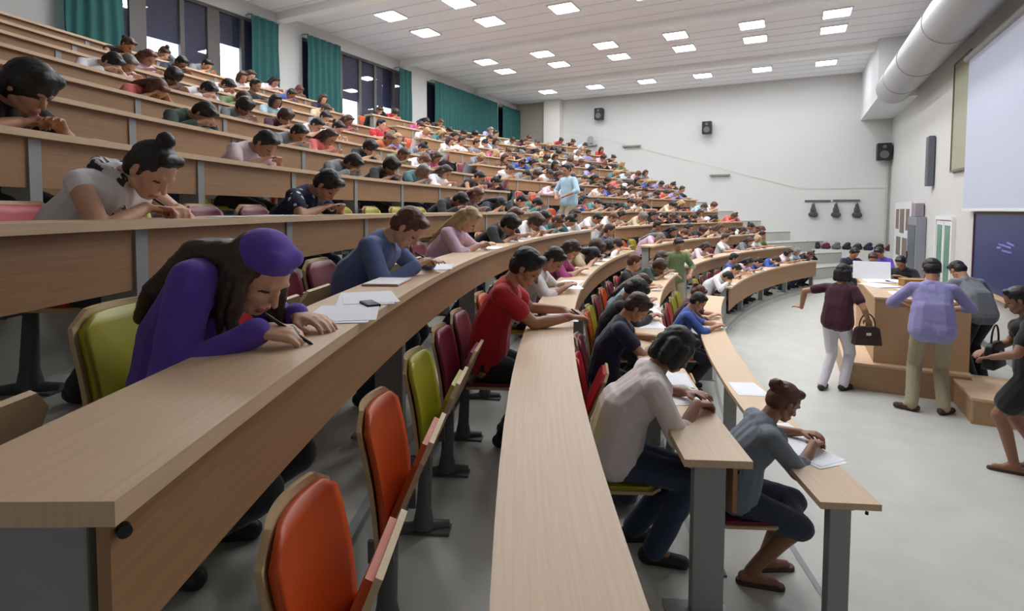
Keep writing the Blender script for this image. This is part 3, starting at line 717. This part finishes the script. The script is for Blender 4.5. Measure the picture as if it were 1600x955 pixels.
# ---- standing people on the lecture floor
def stand(q, loc, rz, label, voxel=.008, **kw):
    ms = make_meshes(dict(q, stand=True), voxel); return person(ms, loc, rz, label, **kw), ms
q = dict(pz=.86, lean=8, neck=20, hpitch=14, s=.98, handL=(-.05, .42, .98), elbL=(-.5, .8, -.2), hdirL=(.3, .9, .1), handR=(.18, -.27, .92), elbR=(-.6, -.5, -.3), sleeve='short', hair='bob', fem=True, ankL=(-.14, .09, .075), ankR=(.06, -.07, .075), loose=.008)
stand(q, (.52, 7.85, 0), rad(62), 'woman in dark maroon t-shirt and white trousers standing beside the lectern', skin=1, hair='black', shirt='maroon', trousers='white')
q = dict(pz=.93, lean=14, neck=34, hpitch=34, s=1.1, handL=(.42, .22, 1.12), handR=(.42, -.22, 1.12), elbL=(0, .8, -.6), elbR=(0, -.8, -.6), sleeve='elbow', hair='short', ankL=(-.04, .16, .08), ankR=(0, -.13, .08), footL=(.2, 1, 0), footR=(.6, -.5, 0), loose=.02)
stand(q, (1.4, 7.45, 0), rad(86), 'man in lilac shirt and khaki trousers standing with his back turned at the lectern', skin=1, hair='black', shirt='lilac', trousers='khaki', shoe=M_SANDAL)
q = dict(pz=.92, lean=30, neck=50, hpitch=50, s=1.06, handL=(.48, .2, 1.15), handR=(.48, -.2, 1.15), sleeve='elbow', hair='short', ankL=(-.1, .13, .08), ankR=(.06, -.13, .08), loose=.012)
stand(q, (2.16, 8.9, 0), rad(118), 'man in grey shirt and black trousers leaning over behind the man in lilac', skin=1, hair='black', shirt='grey', trousers='black')
q = dict(pz=.87, lean=6, neck=26, hpitch=26, s=1.0, handL=(.28, .12, .98), handR=(.3, -.1, 1.0), sleeve='short', hair='bun', fem=True, dress=True, sandal=True, ankL=(.10, .10, .075), ankR=(-.12, -.1, .075), loose=.02)
ms = make_meshes(dict(q, stand=True), .008)
o = person(ms, (1.86, 6.12, 0), rad(168), 'woman in black dress and brown sandals standing at the right edge', skin=2, hair='black', shirt='black', trousers='black')
for c_ in o.children:
    if c_.name.startswith('shirt'): c_.name = 'dress'
# handbags
def handbag(label, loc, rz, c):
    t = thing('handbag', label, 'bag', loc, rz); mb = MB()
    F = [(-.16, 0), (.16, 0), (.14, .2), (.1, .23), (-.1, .23), (-.14, .2)]
    mb.v = []; mb.add([(x, -.05*(1-.5*z/.23), z) for x, z in F]+[(x, .05*(1-.5*z/.23), z) for x, z in F], [tuple(range(6)), tuple(reversed(range(6, 12)))]+[((i+1) % 6, i, 6+i, 6+(i+1) % 6) for i in range(6)])
    bevel(mb.build('body', c, t), .015, 3); mb = MB(); mb.tube([(.09*math.cos(a), 0, .22+.16*math.sin(a)) for a in np.linspace(0, PI, 14)], .008); mb.build('strap', c, t)
    mb = MB(); mb.box((0, -.045, .14), (.05, .01, .03)); mb.build('clasp', M_WHITE, t); return t
handbag('dark brown handbag hanging at the hip of the woman in maroon', (.83, 7.78, .62), rad(20), mat('brown_leather', (58, 40, 36), .5))
handbag('black and white handbag held by the woman in black dress', (1.62, 6.22, .86), rad(60), M_BLACK)
# man standing in the centre aisle
q = dict(pz=.93, lean=2, neck=18, hpitch=20, s=1.05, handL=(.22, .15, 1.05), handR=(.22, -.14, 1.05), sleeve='elbow', hair='short', ankL=(0, .1, .08), ankR=(0, -.1, .08), loose=.02)
stand(q, P(21.0, 1.7, Zn(5)), rad(-115), 'man in pale blue shirt and khaki trousers standing in the centre aisle', voxel=.011, skin=1, hair='black', shirt='light blue', trousers='khaki')
q = dict(pz=.90, lean=10, neck=24, hpitch=30, s=1.0, handL=(.3, .15, 1.0), handR=(.3, -.14, 1.0), sleeve='elbow', hair='short', ankL=(0, .1, .08), ankR=(0, -.1, .08), loose=.02)
stand(q, P(18.75, .2, Zn(1)), rad(-50), 'person in grey green shirt and beige trousers at the foot of the centre aisle', voxel=.011, skin=1, hair='black', shirt='green', trousers='khaki')
# people behind the lectern
q = dict(lean=20, neck=40, hpitch=40, sleeve='elbow', hair='short', handR=(.35, -.1, .8), handL=(.35, .1, .8))
mb_seated = make_meshes(q, .012)
for x, y, r, sh_, hc, lab in ((1.75, 11.3, -120, 'black', 'black', 'person in black seated behind the far end of the lectern'), (1.35, 12.0, -100, 'grey', 'brown', 'person in grey seated behind the papers on the lectern'),
                        (1.0, 13.2, -60, 'navy', 'black', 'person in navy seated far behind the lectern'), (1.75, 13.6, -130, 'purple', 'black', 'person in purple seated farthest behind the lectern')):
    person(mb_seated, (x, y, .34), rad(r), lab, skin=1, hair=hc, shirt=sh_, trousers='dark')
    t = thing('stool', 'plain grey stool under the '+lab.split(' seated')[0]+' behind the lectern', 'stool', (x, y, .34), rad(r)); mb = MB(); mb.cyl((0, 0, .38), (0, 0, .405), .17, .17, 20); mb.build('seat', M_GREY, t)
    for i in range(4): mb = MB(); a = PI/4+i*PI/2; mb.cyl((.11*math.cos(a), .11*math.sin(a), .38), (.16*math.cos(a), .16*math.sin(a), 0), .011); mb.build('leg', M_GREY, t)

# ---- the crowd in the rows
VAR = []
vq = [dict(dz=0, lean=22, neck=70, hpitch=52, hair='short', sleeve='short'), dict(lean=18, neck=58, hpitch=44, hair='long', sleeve='elbow', fem=True),
      dict(lean=26, neck=78, hpitch=60, hair='crop', sleeve='long', hyaw=12), dict(lean=14, neck=48, hpitch=36, hair='bob', sleeve='short', fem=True, hyaw=-15),
      dict(lean=20, neck=60, hpitch=50, hair='pony', sleeve='none', fem=True, hyaw=8), dict(lean=24, neck=66, hpitch=46, hair='big', sleeve='elbow', hyaw=-10),
      dict(lean=8, neck=34, hpitch=22, hair='short', sleeve='short', hyaw=18), dict(lean=24, neck=74, hpitch=56, hair='topbun', sleeve='long', fem=True, handL=(.34, .06, .92), elbL=(.6, .4, -.6), curlL=45),
      dict(lean=28, neck=84, hpitch=64, hair='longfront', sleeve='short', fem=True)]
for v in vq:
    if v['lean'] > 10: v['lean'] += 6; v['neck'] = min(100, v['neck']+14)
for v in vq: VAR.append((v, make_meshes(v, .0125)))
used = {(1, -20.9), (1, -10.4), (1, -8.2), (2, -22.), (2, -17.9), (2, -14.9), (3, -20.7), (3, -16.6), (3, -12.9), (4, -25.65), (4, -21.7), (4, -16.9), (5, -24.1), (5, -19.6), (6, -23.4)}
hname = {'short': 'short', 'long': 'long', 'crop': 'cropped', 'bob': 'bobbed', 'pony': 'tied-back', 'big': 'thick', 'topbun': 'bun of', 'longfront': 'loose'}
shc = ['white']*6+['black']*6+['navy']*4+['grey']*4+['light blue']*3+['red', 'maroon', 'pink', 'magenta', 'green', 'teal', 'beige', 'beige', 'lilac', 'coral', 'brown', 'brown', 'blue', 'pale pink', 'pale pink', 'dark green', 'maroon', 'brown']
# listed by hand from the photograph: row, angle, variant, hair, top
manual = [(4, -13.2, 5, 'black', 'black'), (4, -8.05, 1, 'black', 'light blue'), (4, -0.01, 0, 'black', 'white'), (5, -11.13, 2, 'black', 'black'), (5, -7.23, 8, 'black', 'navy'), (6, -18.31, 0, 'black', 'pale pink'), (6, -14.55, 2, 'black', 'grey'), (6, -11.95, 5, 'black', 'black'), (6, -9.71, 0, 'grey', 'teal'), (7, -17.7, 2, 'black', 'dark green'), (7, -13.72, 0, 'black', 'grey'), (7, -9.77, 5, 'black', 'black'), (7, -4.66, 1, 'brown', 'magenta'), (8, -16.65, 8, 'chestnut', 'coral'), (8, -13.51, 5, 'black', 'grey'), (8, -10.16, 0, 'black', 'white'), (8, -5.43, 4, 'chestnut', 'orange'), (9, -16.04, 2, 'black', 'white'), (9, -15.42, 0, 'grey', 'pale pink'), (9, -13.91, 5, 'black', 'navy'), (9, -12.87, 2, 'black', 'white'), (9, -9.47, 3, 'black', 'light blue'), (9, -5.53, 1, 'brown', 'magenta'), (10, -13.1, 1, 'chestnut', 'pink'), (10, -10.31, 2, 'black', 'white'), (10, -8.31, 6, 'black', 'black'), (10, -4.95, 0, 'brown', 'beige'), (11, -10.31, 0, 'black', 'navy'), (11, -7.34, 3, 'brown', 'white'), (11, -4.94, 0, 'black', 'blue'), (12, -7.69, 0, 'black', 'grey'), (12, -4.13, 1, 'black', 'pale pink')]
cnt = {}
def nthw(i): return ['first', 'second', 'third', 'fourth', 'fifth', 'sixth', 'seventh', 'eighth', 'ninth', 'tenth', 'eleventh', 'twelfth', 'thirteenth', 'fourteenth', 'fifteenth', 'sixteenth', 'seventeenth', 'eighteenth', 'nineteenth', 'twentieth'][i]
people = []   # n, th, variant, hair, shirt
for n, th, v, hc, sc_ in manual: people.append((n, th, v, hc, sc_))
RAND0 = {1: 2.6, 2: -12.2, 3: -10.6, 4: -12.2, 5: -9.6, 6: -12.5, 7: -12.5, 8: -13.5, 9: -14.5, 10: -14, 11: -13, 12: -12}
prob = {1: .6, 2: .75, 3: .85, 4: .85, 5: .88, 6: .82, 7: .85, 8: .8, 9: .82, 10: .8, 11: .8, 12: .65}
def step(n): return math.degrees(.62/(Rn(n)+.6))
seats = []
for n in range(1, NR+1):
    for side in (0, 1):
        a, b = (NEAR_END.get(n, VIS0.get(n)), -AIS) if side == 0 else (AIS, FAR_END)
        st = step(n); k = int((b-a-.6)/st)
        if side == 0:
            sts = [b-.9-st*i for i in range(k+1)]
            if n == 3: sts = [x for x in sts if x > -15] + [-26.95, -25.15, -23.5, -22.0, -20.55, -18.6, -16.6]
            if n == 4: sts = [x for x in sts if x > -16] + [-27.45, -25.6, -23.9, -22.95+.0, -21.55, -19.8, -18.3, -16.9]
            sts = [x for x in sts if x > a+.5]
        else: sts = [a+.9+st*i for i in range(k+1)]
        for th in sts: seats.append((n, round(th, 2), side))
heroes = list(used)
for n, th, side in seats:
    near = any(m == n and abs(t-th) < step(n)*.75 for m, t in heroes) or any(p[0] == n and abs(p[1]-th) < step(n)*.75 for p in people if len(p) == 5)
    if near or th < RAND0[n]: continue
    if rnd.random() < prob[n]: people.append((n, th, rnd.randrange(len(VAR)), rnd.choice(['black', 'black', 'black', 'brown', 'brown', 'chestnut', 'grey', 'blonde'] if rnd.random() < .6 else ['black', 'brown']), rnd.choice(shc)))
people.sort(key=lambda p: (p[0], abs(p[1])))
idx = {}
for n, th, v, hc, sc_ in people:
    side = th > 0; i = idx.get((n, side), 0); idx[(n, side)] = i+1
    loc, rz = sit(n, th, .50+.04*rnd.random())
    lab = '%s-haired person in %s top, %s row up, %s %s centre aisle' % (hc, sc_, ORD[n], nthw(min(i, 19)), 'beyond' if side else 'before')
    person(VAR[v][1], loc, rz+rad(rnd.uniform(-6, 6)), lab, skin=rnd.choice([0, 1, 1, 2]), hair=hc, shirt=sc_, trousers=rnd.choice(['jeans', 'dark', 'black']), group='students seated in the rows')
    if rnd.random() < .8:
        paper(n, th+rnd.uniform(-.3, .3), .13, rnd.uniform(-.35, .35), 'white exam sheet, %s row, %s person %s centre aisle' % (ORD[n], nthw(min(i, 19)), 'beyond' if side else 'before'))
occ = [(m, t) for m, t in heroes]+[(p[0], p[1]) for p in people]
# seats: one under each person, empty ones folded
fixed = {(3, -26.95): 'orange', (3, -25.15): 'orange', (3, -23.5): 'yellow', (3, -22.0): 'maroon', (3, -20.55): 'maroon', (4, -27.45): 'yellow', (4, -25.6): 'yellow', (4, -23.9): 'red', (4, -22.95): 'maroon', (4, -19.8): 'orange'}
sidx = {}
for n, th, side in sorted(seats, key=lambda s: (s[0], abs(s[1]))):
    i = sidx.get((n, side), 0); sidx[(n, side)] = i+1
    t2 = th; o = [t for m, t in occ if m == n and abs(t-th) < step(n)*.5]
    if o: t2 = o[0]
    col = fixed.get((n, th)) or (('yellow', 'orange', 'maroon', 'red')[rnd.randrange(4)])
    if (n, th) == (1, -20.9): col = 'maroon'
    if n == 1 and o and abs(t2+20.9) < .1: col = 'maroon'
    if n == 2 and o and abs(t2+22.) < .1: col = 'yellow'
    if n == 5 and th < -12 and (n, th) not in fixed: col = 'red' if th < -24.25 else 'orange' if th < -22.9 else 'yellow' if th < -21.4 else 'maroon' if th < -18 else 'yellow'
    f = not o
    lab = '%s padded seat, %s, %s row, %s %s centre aisle' % (col, 'folded up' if f else 'occupied', ORD[n], nthw(min(i, 19)) if i < 20 else 'last', 'beyond' if side else 'before')
    seat(n, t2, col, f, lab)
# papers and things on the near desks
paper(4, -25.1, .10, .15, 'white exam sheets under the hands of the woman in purple'); paper(4, -24.2, .12, .3, 'white sheet beside the exam of the woman in purple, nearer the pink folder')
paper(4, -20.9, .12, .1, 'white exam sheet before the person in denim shirt'); paper(4, -16.2, .12, -.1, 'white exam sheet before the blonde woman in pink')
paper(5, -22.9, .14, .1, 'white exam sheet before the topknot person in white top and scarf'); paper(5, -21.6, .14, .2, 'white exam sheet lying alone on fifth-row desk')
paper(6, -22.6, .14, .1, 'white exam sheet before the man in black t-shirt')
paper(3, -20.0, .10, .2, 'white exam sheet before the man in red t-shirt'); paper(3, -15.9, .12, .2, 'white exam sheet before the person in white shirt in third row')
paper(3, -15.0, .14, -.2, 'white exam sheet next to the magenta top in third row')
paper(2, -21.2, .12, .25, 'large white exam sheet before the woman in loose white top'); paper(2, -20.4, .13, -.1, 'second white sheet beyond the exam of the woman in white top')
paper(1, -20.9, .10, .45, 'white exam sheet under the hand of the girl in grey denim'); paper(1, -20.0, .14, .1, 'white exam sheet beyond the girl in grey denim'); paper(1, -17.3, .14, .05, 'white sheet lying alone at the joint of front-row desk')
paper(1, -9.6, .12, .3, 'white exam sheet before the bright blue shirt in front row'); paper(2, -15.4, .12, .1, 'white exam sheet before the woman with big black hair'); paper(2, -13.4, .12, .1, 'white exam sheet beyond the woman with big black hair')
t = thing('folder', 'pinkish brown paper folder on fourth-row desk beyond the purple woman', 'folder', P(Rn(4)+.17, -22.9, Hn(4)), rad(23)); mb = MB(); mb.box((0, 0, .004), (.17, .24, .007)); mb.build('cover', mat('pink_card', (190, 140, 120), .7), t); mb = MB(); mb.box((.003, 0, .0095), (.16, .235, .004)); mb.build('sheets', M_PAPER, t)
def phone(n, th, dr, rot, label):
    t = thing('mobile_phone', label, 'phone', P(Rn(n)+dr, th, Hn(n)), -rad(th)+rot); mb = MB(); mb.box((0, 0, .006), (.05, .105, .012)); bevel(mb.build('body', M_BLACK, t), .004)
    mb = MB(); mb.box((0, .008, .0125), (.038, .06, .001)); mb.build('screen', M_DKGREY, t)
phone(4, -24.6, .06, .6, 'small black phone beside the hand of the woman in purple'); phone(3, -19.7, .22, .3, 'black phone beside the exam of the man in red')

# ---- lectern and stage furniture
def wbox(name, label, cat, x0, x1, y0, y1, z0, z1, m=M_LECT, top=M_WOOD):
    t = thing(name, label, cat, ((x0+x1)/2, (y0+y1)/2, z0)); h = z1-z0
    mb = MB(); mb.box((0, 0, (h-.03)/2), (x1-x0-.02, y1-y0-.02, h-.03)); bevel(mb.build('body', m, t)); mb = MB(); mb.box((0, 0, h-.015), (x1-x0, y1-y0, .03)); bevel(mb.build('top', top, t))
    mb = MB()
    for xx in (-.5, 0, .5):
        if abs(xx)*1.0 < (x1-x0)/2: mb.box((xx*(x1-x0)*.98, -(y1-y0)/2+.008, (h-.05)/2+.01), (.02, .01, h-.07))
    mb.build('trim_strip', M_PLY, t); return t
wbox('lectern_step', 'low beech platform under the lectern', 'platform', .62, 1.9, 7.98, 10.6, 0, .34)
wbox('low_platform', 'low beech platform under the stools behind the lectern', 'platform', .75, 2.6, 10.65, 14.2, 0, .34)
wbox('lectern', 'tall beech lecturer desk with papers on top on the low platform', 'lectern', .93, 1.9, 8.1, 10.3, .34, 1.17)
wbox('step_box', 'low beech step box right of the man in lilac, papers on it', 'platform', 1.72, 2.85, 7.25, 8.3, 0, .28)
for i, (x, y, z, r, l) in enumerate(((1.15, 9.9, 1.171, .2, 'bright white papers at the far end of the lectern'), (1.4, 10.0, 1.171, -.3, 'white papers beside the far stack on the lectern'), (1.1, 9.3, 1.171, .5, 'white papers in the middle of the lectern'), (1.3, 8.5, 1.171, .1, 'white papers at the near end of the lectern'), (1.5, 8.9, 1.171, .7, 'white papers before the man in lilac'), (2.3, 7.6, .281, .3, 'white papers on the low step box'))):
    o = link('paper_stack', None, None, (x, y, z), r); tag(o, l, 'paper', 'papers around the lectern')
    mb = MB()
    for j in range(4): mb.box((.01*j, .012*(j % 2), .0015+.003*j), (.3, .42, .0026), 0, .06*j)
    mb.build('sheets', M_PAPER, o)
t = thing('poster_roll', 'large white sheet leaning open on the far end of the lectern', 'paper', (1.12, 10.2, 1.17)); mb = MB(); mb.box((0, 0, .14), (.5, .012, .28), 0, 0, Matrix.Rotation(-.3, 3, 'X')); mb.build('sheet', M_PAPER, t)
t = thing('cardboard_box', 'small yellow brown cardboard box on the lectern', 'box', (1.55, 9.5, 1.17), .2); mb = MB(); mb.box((0, 0, .05), (.3, .22, .1)); bevel(mb.build('body', mat('cardboard', (150, 116, 62), .8), t)); mb = MB(); mb.box((0, 0, .104), (.31, .23, .008)); mb.build('lid', mat('cardboard_lid', (166, 130, 74), .8), t)
# low white ledge on the far wall with bags
lw = MB(); lw.box((.9, YE-.25, .45), (4.0, .5, .9)); o = bevel(lw.build('low_partition', M_WALL)); tag(o, 'low white ledge along the foot of the far wall', 'ledge')
lw = MB(); lw.box((-2.9, YE-.25, .45), (3.5, .5, .9))
for i in range(11):
    x = -.2+i*.31; r = random.Random(i); c = [M_BLACK, M_BLACK, cloth('navy_bag', (34, 36, 60)), M_BLACK, cloth('maroon_bag', (84, 24, 34)), M_DKGREY][i % 6]
    t = thing('backpack', '%s bag on the white ledge by the far wall, %s from the left' % (['black', 'black', 'navy', 'black', 'maroon', 'dark grey'][i % 6], nthw(i)), 'bag', (x, YE-.28, .9), r.uniform(-.4, .4), group='bags on the far ledge')
    B = Blob(); B.cap((-.07, 0, .08), (.07, 0, .08), .08, .08); B.cap((-.05, 0, .13), (.05, 0, .15+.06*r.random()), .07); me = B.fuse('body', .014, [c], 2, .01, 12)
    for v in me.vertices: v.co.z = max(0, v.co.z)
    link('body', me, t); mb = MB(); mb.tube([(.05*math.cos(a), 0, .2+.05*math.sin(a)) for a in np.linspace(0, PI, 8)], .007, 6); mb.build('handle', M_BLACK, t)
# coat rail on far wall, dark coats hanging from its hooks
def wall_coat(x, z, label, w=.16, h=.5):
    t = thing('hanging_coat', label, 'coat', (x, YE-.12, z)); B = Blob(); B.cap((0, 0, -.05), (0, 0, -h*.5), .05, .1); B.cap((-.05, 0, -h*.8), (.06, 0, -h*.8), .1, .1)
    me = B.fuse('cloth', .014, [cloth('dark_coat', (74, 70, 68))], 2, .012, 10); link('cloth', me, t); mb = MB(); mb.tube([(0, 0, -.05), (0, 0, .03), (0, .05, .05)], .008); mb.build('loop', M_DKGREY, t)
t = thing('coat_rack', 'dark coat rail with hooks high on the far wall', 'coat rack', (1.17, YE-.02, 2.58)); mb = MB(); mb.box((-.42, 0, 0), (.8, .04, .07)); mb.build('rail', M_FRAME, t); mb = MB(); mb.box((.45, 0, .01), (.8, .04, .07)); mb.build('rail', M_FRAME, t)
for x in (-.55, .14, .76): mb = MB(); mb.tube([(x, 0, 0), (x, -.1, -.02), (x, -.1, .03)], .01); mb.build('hook', M_DKGREY, t)
wall_coat(.62, 2.5, 'dark coat hanging on the left hook of the far wall rail'); wall_coat(1.31, 2.5, 'dark coat hanging on the middle hook of the far wall rail'); wall_coat(1.93, 2.5, 'darkest coat hanging on the right hook of the far wall rail')
def speaker(loc, rz, label, w=.34, h=.46, d=.28):
    t = thing('loudspeaker', label, 'loudspeaker', loc, rz); mb = MB(); mb.box((0, 0, 0), (w, d, h)); bevel(mb.build('cabinet', M_BLACK, t), .02, 3)
    for z, r in ((-.08, .11), (.13, .05)): mb = MB(); mb.cyl((0, -d/2-.004, z*h/.46), (0, -d/2+.01, z*h/.46), r*w/.34, None, 24); mb.build('cone', M_DKGREY, t)
    mb = MB(); mb.box((0, d/2+.055, 0), (.06, .13, .06)); mb.build('bracket', M_DKGREY, t)
speaker((-7.26, YE-.24, 6.2), 0, 'black loudspeaker high on the left part of the far wall'); speaker((-2.99, YE-.24, 5.36), 0, 'black loudspeaker high in the middle of the far wall')
speaker((2.62, YE-.29, 4.2), 0, 'black loudspeaker in the right corner of the far wall', .4, .56, .36)
for x, z, l in ((-5.92, 4.83, 'small grey ledge plate on the upper left of the far wall'), (-2.52, 3.57, 'small grey ledge plate on the middle of the far wall')):
    t = thing('wall_shelf', l, 'shelf', (x, YE-.06, z)); mb = MB(); mb.box((0, 0, 0), (.72, .12, .06)); bevel(mb.build('board', mat('grey_green_plate', (130, 134, 118), .6), t))
    for s in (-1, 1): mb = MB(); mb.box((s*.28, .02, -.05), (.03, .08, .05)); mb.build('bracket', M_GREY, t)
t = thing('wall_siren', 'small grey horn on a bracket at the upper left of the far wall', 'horn', (-7.64, YE-.15, 4.95)); mb = MB(); mb.cyl((0, .05, .22), (0, -.05, .22), .06, .15, 18); mb.build('horn', M_GREY, t); mb = MB(); mb.box((0, .05, 0), (.5, .2, .05)); mb.build('shelf', M_GREY, t); mb = MB(); mb.cyl((0, .05, .02), (0, .05, .22), .04); mb.build('post', M_GREY, t)
mb = MB(); mb.tube([(2.78, YE-.08, 0), (2.78, YE-.08, 3.95)], .035, 10); o = mb.build('wall_pipe', mat('beige_pipe', (176, 170, 160), .6)); tag(o, 'thin beige pipe in the right corner of the far wall', 'pipe')
# duct and shaft box
t = thing('air_duct', 'large round zinc air duct under the ceiling along the front wall', 'duct', (2.34, YN, 5.57)); L = 18.03-YN
mb = MB(); mb.cyl((0, 0, 0), (0, L-.05, 0), .42, None, 40); mb.build('tube', M_DUCT, t)
for y in (2, 4.5, 7, 9.5, 12., 14.6, 16.6): mb = MB(); mb.cyl((0, y-YN-.03, 0), (0, y-YN+.03, 0), .432, None, 40); mb.build('joint_band', M_DUCT, t)
for y in (3.2, 8.3, 13.3): mb = MB(); mb.tube([(0, y-YN, .42), (0, y-YN, ZC-5.57)], .012); mb.build('hanger', M_GREY, t)
mb = MB(); mb.box(((1.96+XF)/2, (18.0+YE)/2, (5.33+ZC)/2), (XF-1.96, YE-18.0, ZC-5.33)); o = mb.build('duct_shaft', M_WHITE); tag(o, 'white boxed shaft in the corner where the round duct ends', 'shaft')
# front wall: screen, board, panels, door, cabinet
t = thing('projection_screen', 'large pale blue projection screen hanging on the front wall', 'screen', (XF-.12, 9.0, 2.27))
mb = MB(); mb.box((0, 0, 1.37), (.012, 7.2, 2.7)); mb.build('screen_cloth', M_SCREEN, t); mb = MB(); mb.box((0, 0, 0.0), (.03, 7.24, .045)); mb.build('bottom_bar', M_WHITE, t)
mb = MB(); mb.cyl((0, -3.75, 2.75), (0, 3.75, 2.75), .065, None, 16); mb.build('roller_case', M_GREY, t)
for s in (-3.3, 0, 3.3): mb = MB(); mb.box((.05, s, 2.8), (.12, .06, .06)); mb.build('bracket', M_DKGREY, t)
t = thing('blackboard', 'dark navy board on the front wall with faint chalk smears', 'blackboard', (XF-.035, 8.6, .95))
mb = MB(); mb.box((0, 0, .63), (.03, 7.1, 1.24)); o = mb.build('board', M_BOARD, t)
mb = MB()
for s in (-1, 1): mb.box((-.005, s*3.57, .63), (.045, .05, 1.3))
mb.box((-.005, 0, 1.27), (.045, 7.1, .04)); mb.build('frame', mat('maroon_frame', (84, 40, 52), .5), t)
mb = MB(); mb.box((-.05, 0, -.01), (.12, 7.1, .03)); mb.build('chalk_tray', M_PLY, t)
mb = MB()
for y0_, z0_, w_, a_ in ((2.0, .78, .55, .05), (1.9, .7, .42, .02), (2.25, .74, .2, -.05), (1.75, .82, .3, .1)):
    mb.box((-.0165, y0_, z0_), (.001, w_, .03), 0, 0, Matrix.Rotation(a_, 3, 'X'))
mb.build('chalk_marks', mat('chalk_blue', (120, 124, 190), .8), t)
t = thing('notice_board', 'tall narrow grey green panel left of the projection screen', 'panel', (XF-.03, 13.4, 4.12)); mb = MB(); mb.box((0, 0, 0), (.03, 1.1, 2.1)); mb.build('panel', M_GREENP, t)
mb = MB()
for s in (-1, 1): mb.box((-.01, s*.57, 0), (.05, .04, 2.18)); mb.box((-.01, 0, s*1.07), (.05, 1.1, .04))
mb.build('frame', mat('panel_frame', (120, 110, 84), .5), t)
t = thing('column_speaker', 'narrow dark grey column loudspeaker on the front wall', 'loudspeaker', (XF-.08, 15.75, 3.4)); mb = MB(); mb.box((0, 0, 0), (.12, .3, 1.15)); bevel(mb.build('cabinet', mat('speaker_grey', (92, 96, 106), .6), t), .01); mb = MB(); mb.box((-.062, 0, 0), (.006, .24, 1.05)); mb.build('grille', M_DKGREY, t)
t = thing('double_door', 'green glazed double door in white frame on the front wall', 'door', (XF-.03, 14.35, 0)); 
for s in (-1, 1):
    mb = MB(); mb.box((0, s*.33, 1.02), (.04, .62, 2.04)); lf = mb.build('door_leaf', M_WHITE, t)
    mb = MB(); mb.box((-.022, s*.33, 1.25), (.01, .42, 1.4)); mb.build('glazing', M_GREEN, lf); mb = MB(); mb.tube([(-.03, s*.06, 1.), (-.07, s*.06, 1.), (-.07, s*.06, 1.15)], .01); mb.build('handle', M_DKGREY, lf)
mb = MB()
for s in (-1, 1): mb.box((0, s*.69, 1.06), (.07, .08, 2.12))
mb.box((0, 0, 2.1), (.07, 1.3, .08)); mb.build('frame', M_WHITE, t)
t = thing('equipment_rack', 'tall grey equipment rack standing by the front wall', 'cabinet', (XF-.11, 16.8, 0)); mb = MB(); mb.box((0, 0, 1.05), (.2, 1.1, 2.1)); bevel(mb.build('cabinet', mat('rack_grey', (140, 142, 150), .5, .2), t), .01)
mb = MB(); mb.box((-.105, 0, 1.0), (.012, .95, 1.8)); mb.build('door', mat('rack_door', (88, 96, 108), .4, .3), t); mb = MB(); mb.box((-.12, .4, 1.1), (.02, .03, .2)); mb.build('handle', M_BLACK, t)
mb = MB(); mb.box((0, -.05, 2.27), (.18, .5, .34)); bevel(mb.build('monitor', mat('pinkish_monitor', (150, 138, 150), .5), t), .02)
t = thing('display_board', 'white framed board with brown pictures on the front wall near the corner', 'board', (XF-.03, 19.3, 1.55)); mb = MB(); mb.box((0, 0, 0), (.04, 2.6, 1.9)); mb.build('board', M_WHITE, t)
for a, b, c, d in ((-.85, .45, .5, .6), (0, .4, .7, .7), (.8, .45, .5, .6), (-.5, -.35, .7, .55), (.5, -.35, .7, .55)):
    mb = MB(); mb.box((-.024, a, b), (.008, c, d)); mb.build('picture', mat('brown_poster', (126, 108, 98), .7, noise_amt=.5, scale=5), t)
# bags and clothing left on seats
def coat(n, th, dr, z, c, label, sx=.12):
    t = thing('bag', label, 'bag', P(Rn(n)+dr, th, Zn(n)+z), -rad(th)); B = Blob(); B.cap((0, -sx, .1), (0, sx, .1), .1, .09); B.cap((0, -sx*.6, .2), (0, sx*.5, .2), .08); me = B.fuse('body', .012, [c], 2, .014, 12)
    for v in me.vertices: v.co.z = max(0, v.co.z)
    link('body', me, t); mb = MB(); mb.tube([(.0, .07*math.cos(a), .25+.1*math.sin(a)) for a in np.linspace(0, PI, 10)], .008, 6); mb.build('strap', M_BLACK, t)
coat(3, -19.3, .30, 0, M_BLACK, 'black bag on the floor by the feet of the man in red'); coat(2, -20.4, .42, 0, cloth('navy_white_bag', (40, 44, 64)), 'navy bag on the floor behind the woman in loose white top')

# ------------------------------------------------------------------ daylight, world, camera
w = bpy.data.worlds.new('world'); sc.world = w; w.use_nodes = True; nt = w.node_tree
bg = nt.nodes['Background']; bg.inputs['Color'].default_value = (.82, .9, 1, 1); bg.inputs['Strength'].default_value = 3.0
cam = bpy.data.cameras.new('camera'); co = bpy.data.objects.new('camera', cam); COL.objects.link(co); sc.camera = co
f_, pt, ro, ya, y0_, Hc = 849.376, .04758, .00426, .47711, 367.186, 2.24968
F = V(-math.sin(ya)*math.cos(pt), math.cos(ya)*math.cos(pt), -math.sin(pt)); Rr = V(math.cos(ya), math.sin(ya), 0); U = Rr.cross(F)
R2 = Rr*math.cos(ro)+U*math.sin(ro); U2 = U*math.cos(ro)-Rr*math.sin(ro)
Mx = Matrix((R2, U2, -F)).transposed().to_4x4(); Mx.translation = V(0, 0, Hc); co.matrix_world = Mx
cam.sensor_width = 36; cam.lens = f_/1600*36; cam.shift_y = -(477.5-y0_)/1600; cam.clip_start = .05
sc.view_settings.view_transform = 'Standard'; sc.view_settings.look = 'None'; sc.view_settings.gamma = 1; sc.view_settings.use_curve_mapping = False
sc.view_settings.exposure = 0.22
sc.cycles.use_denoising = True; sc.cycles.max_bounces = 8
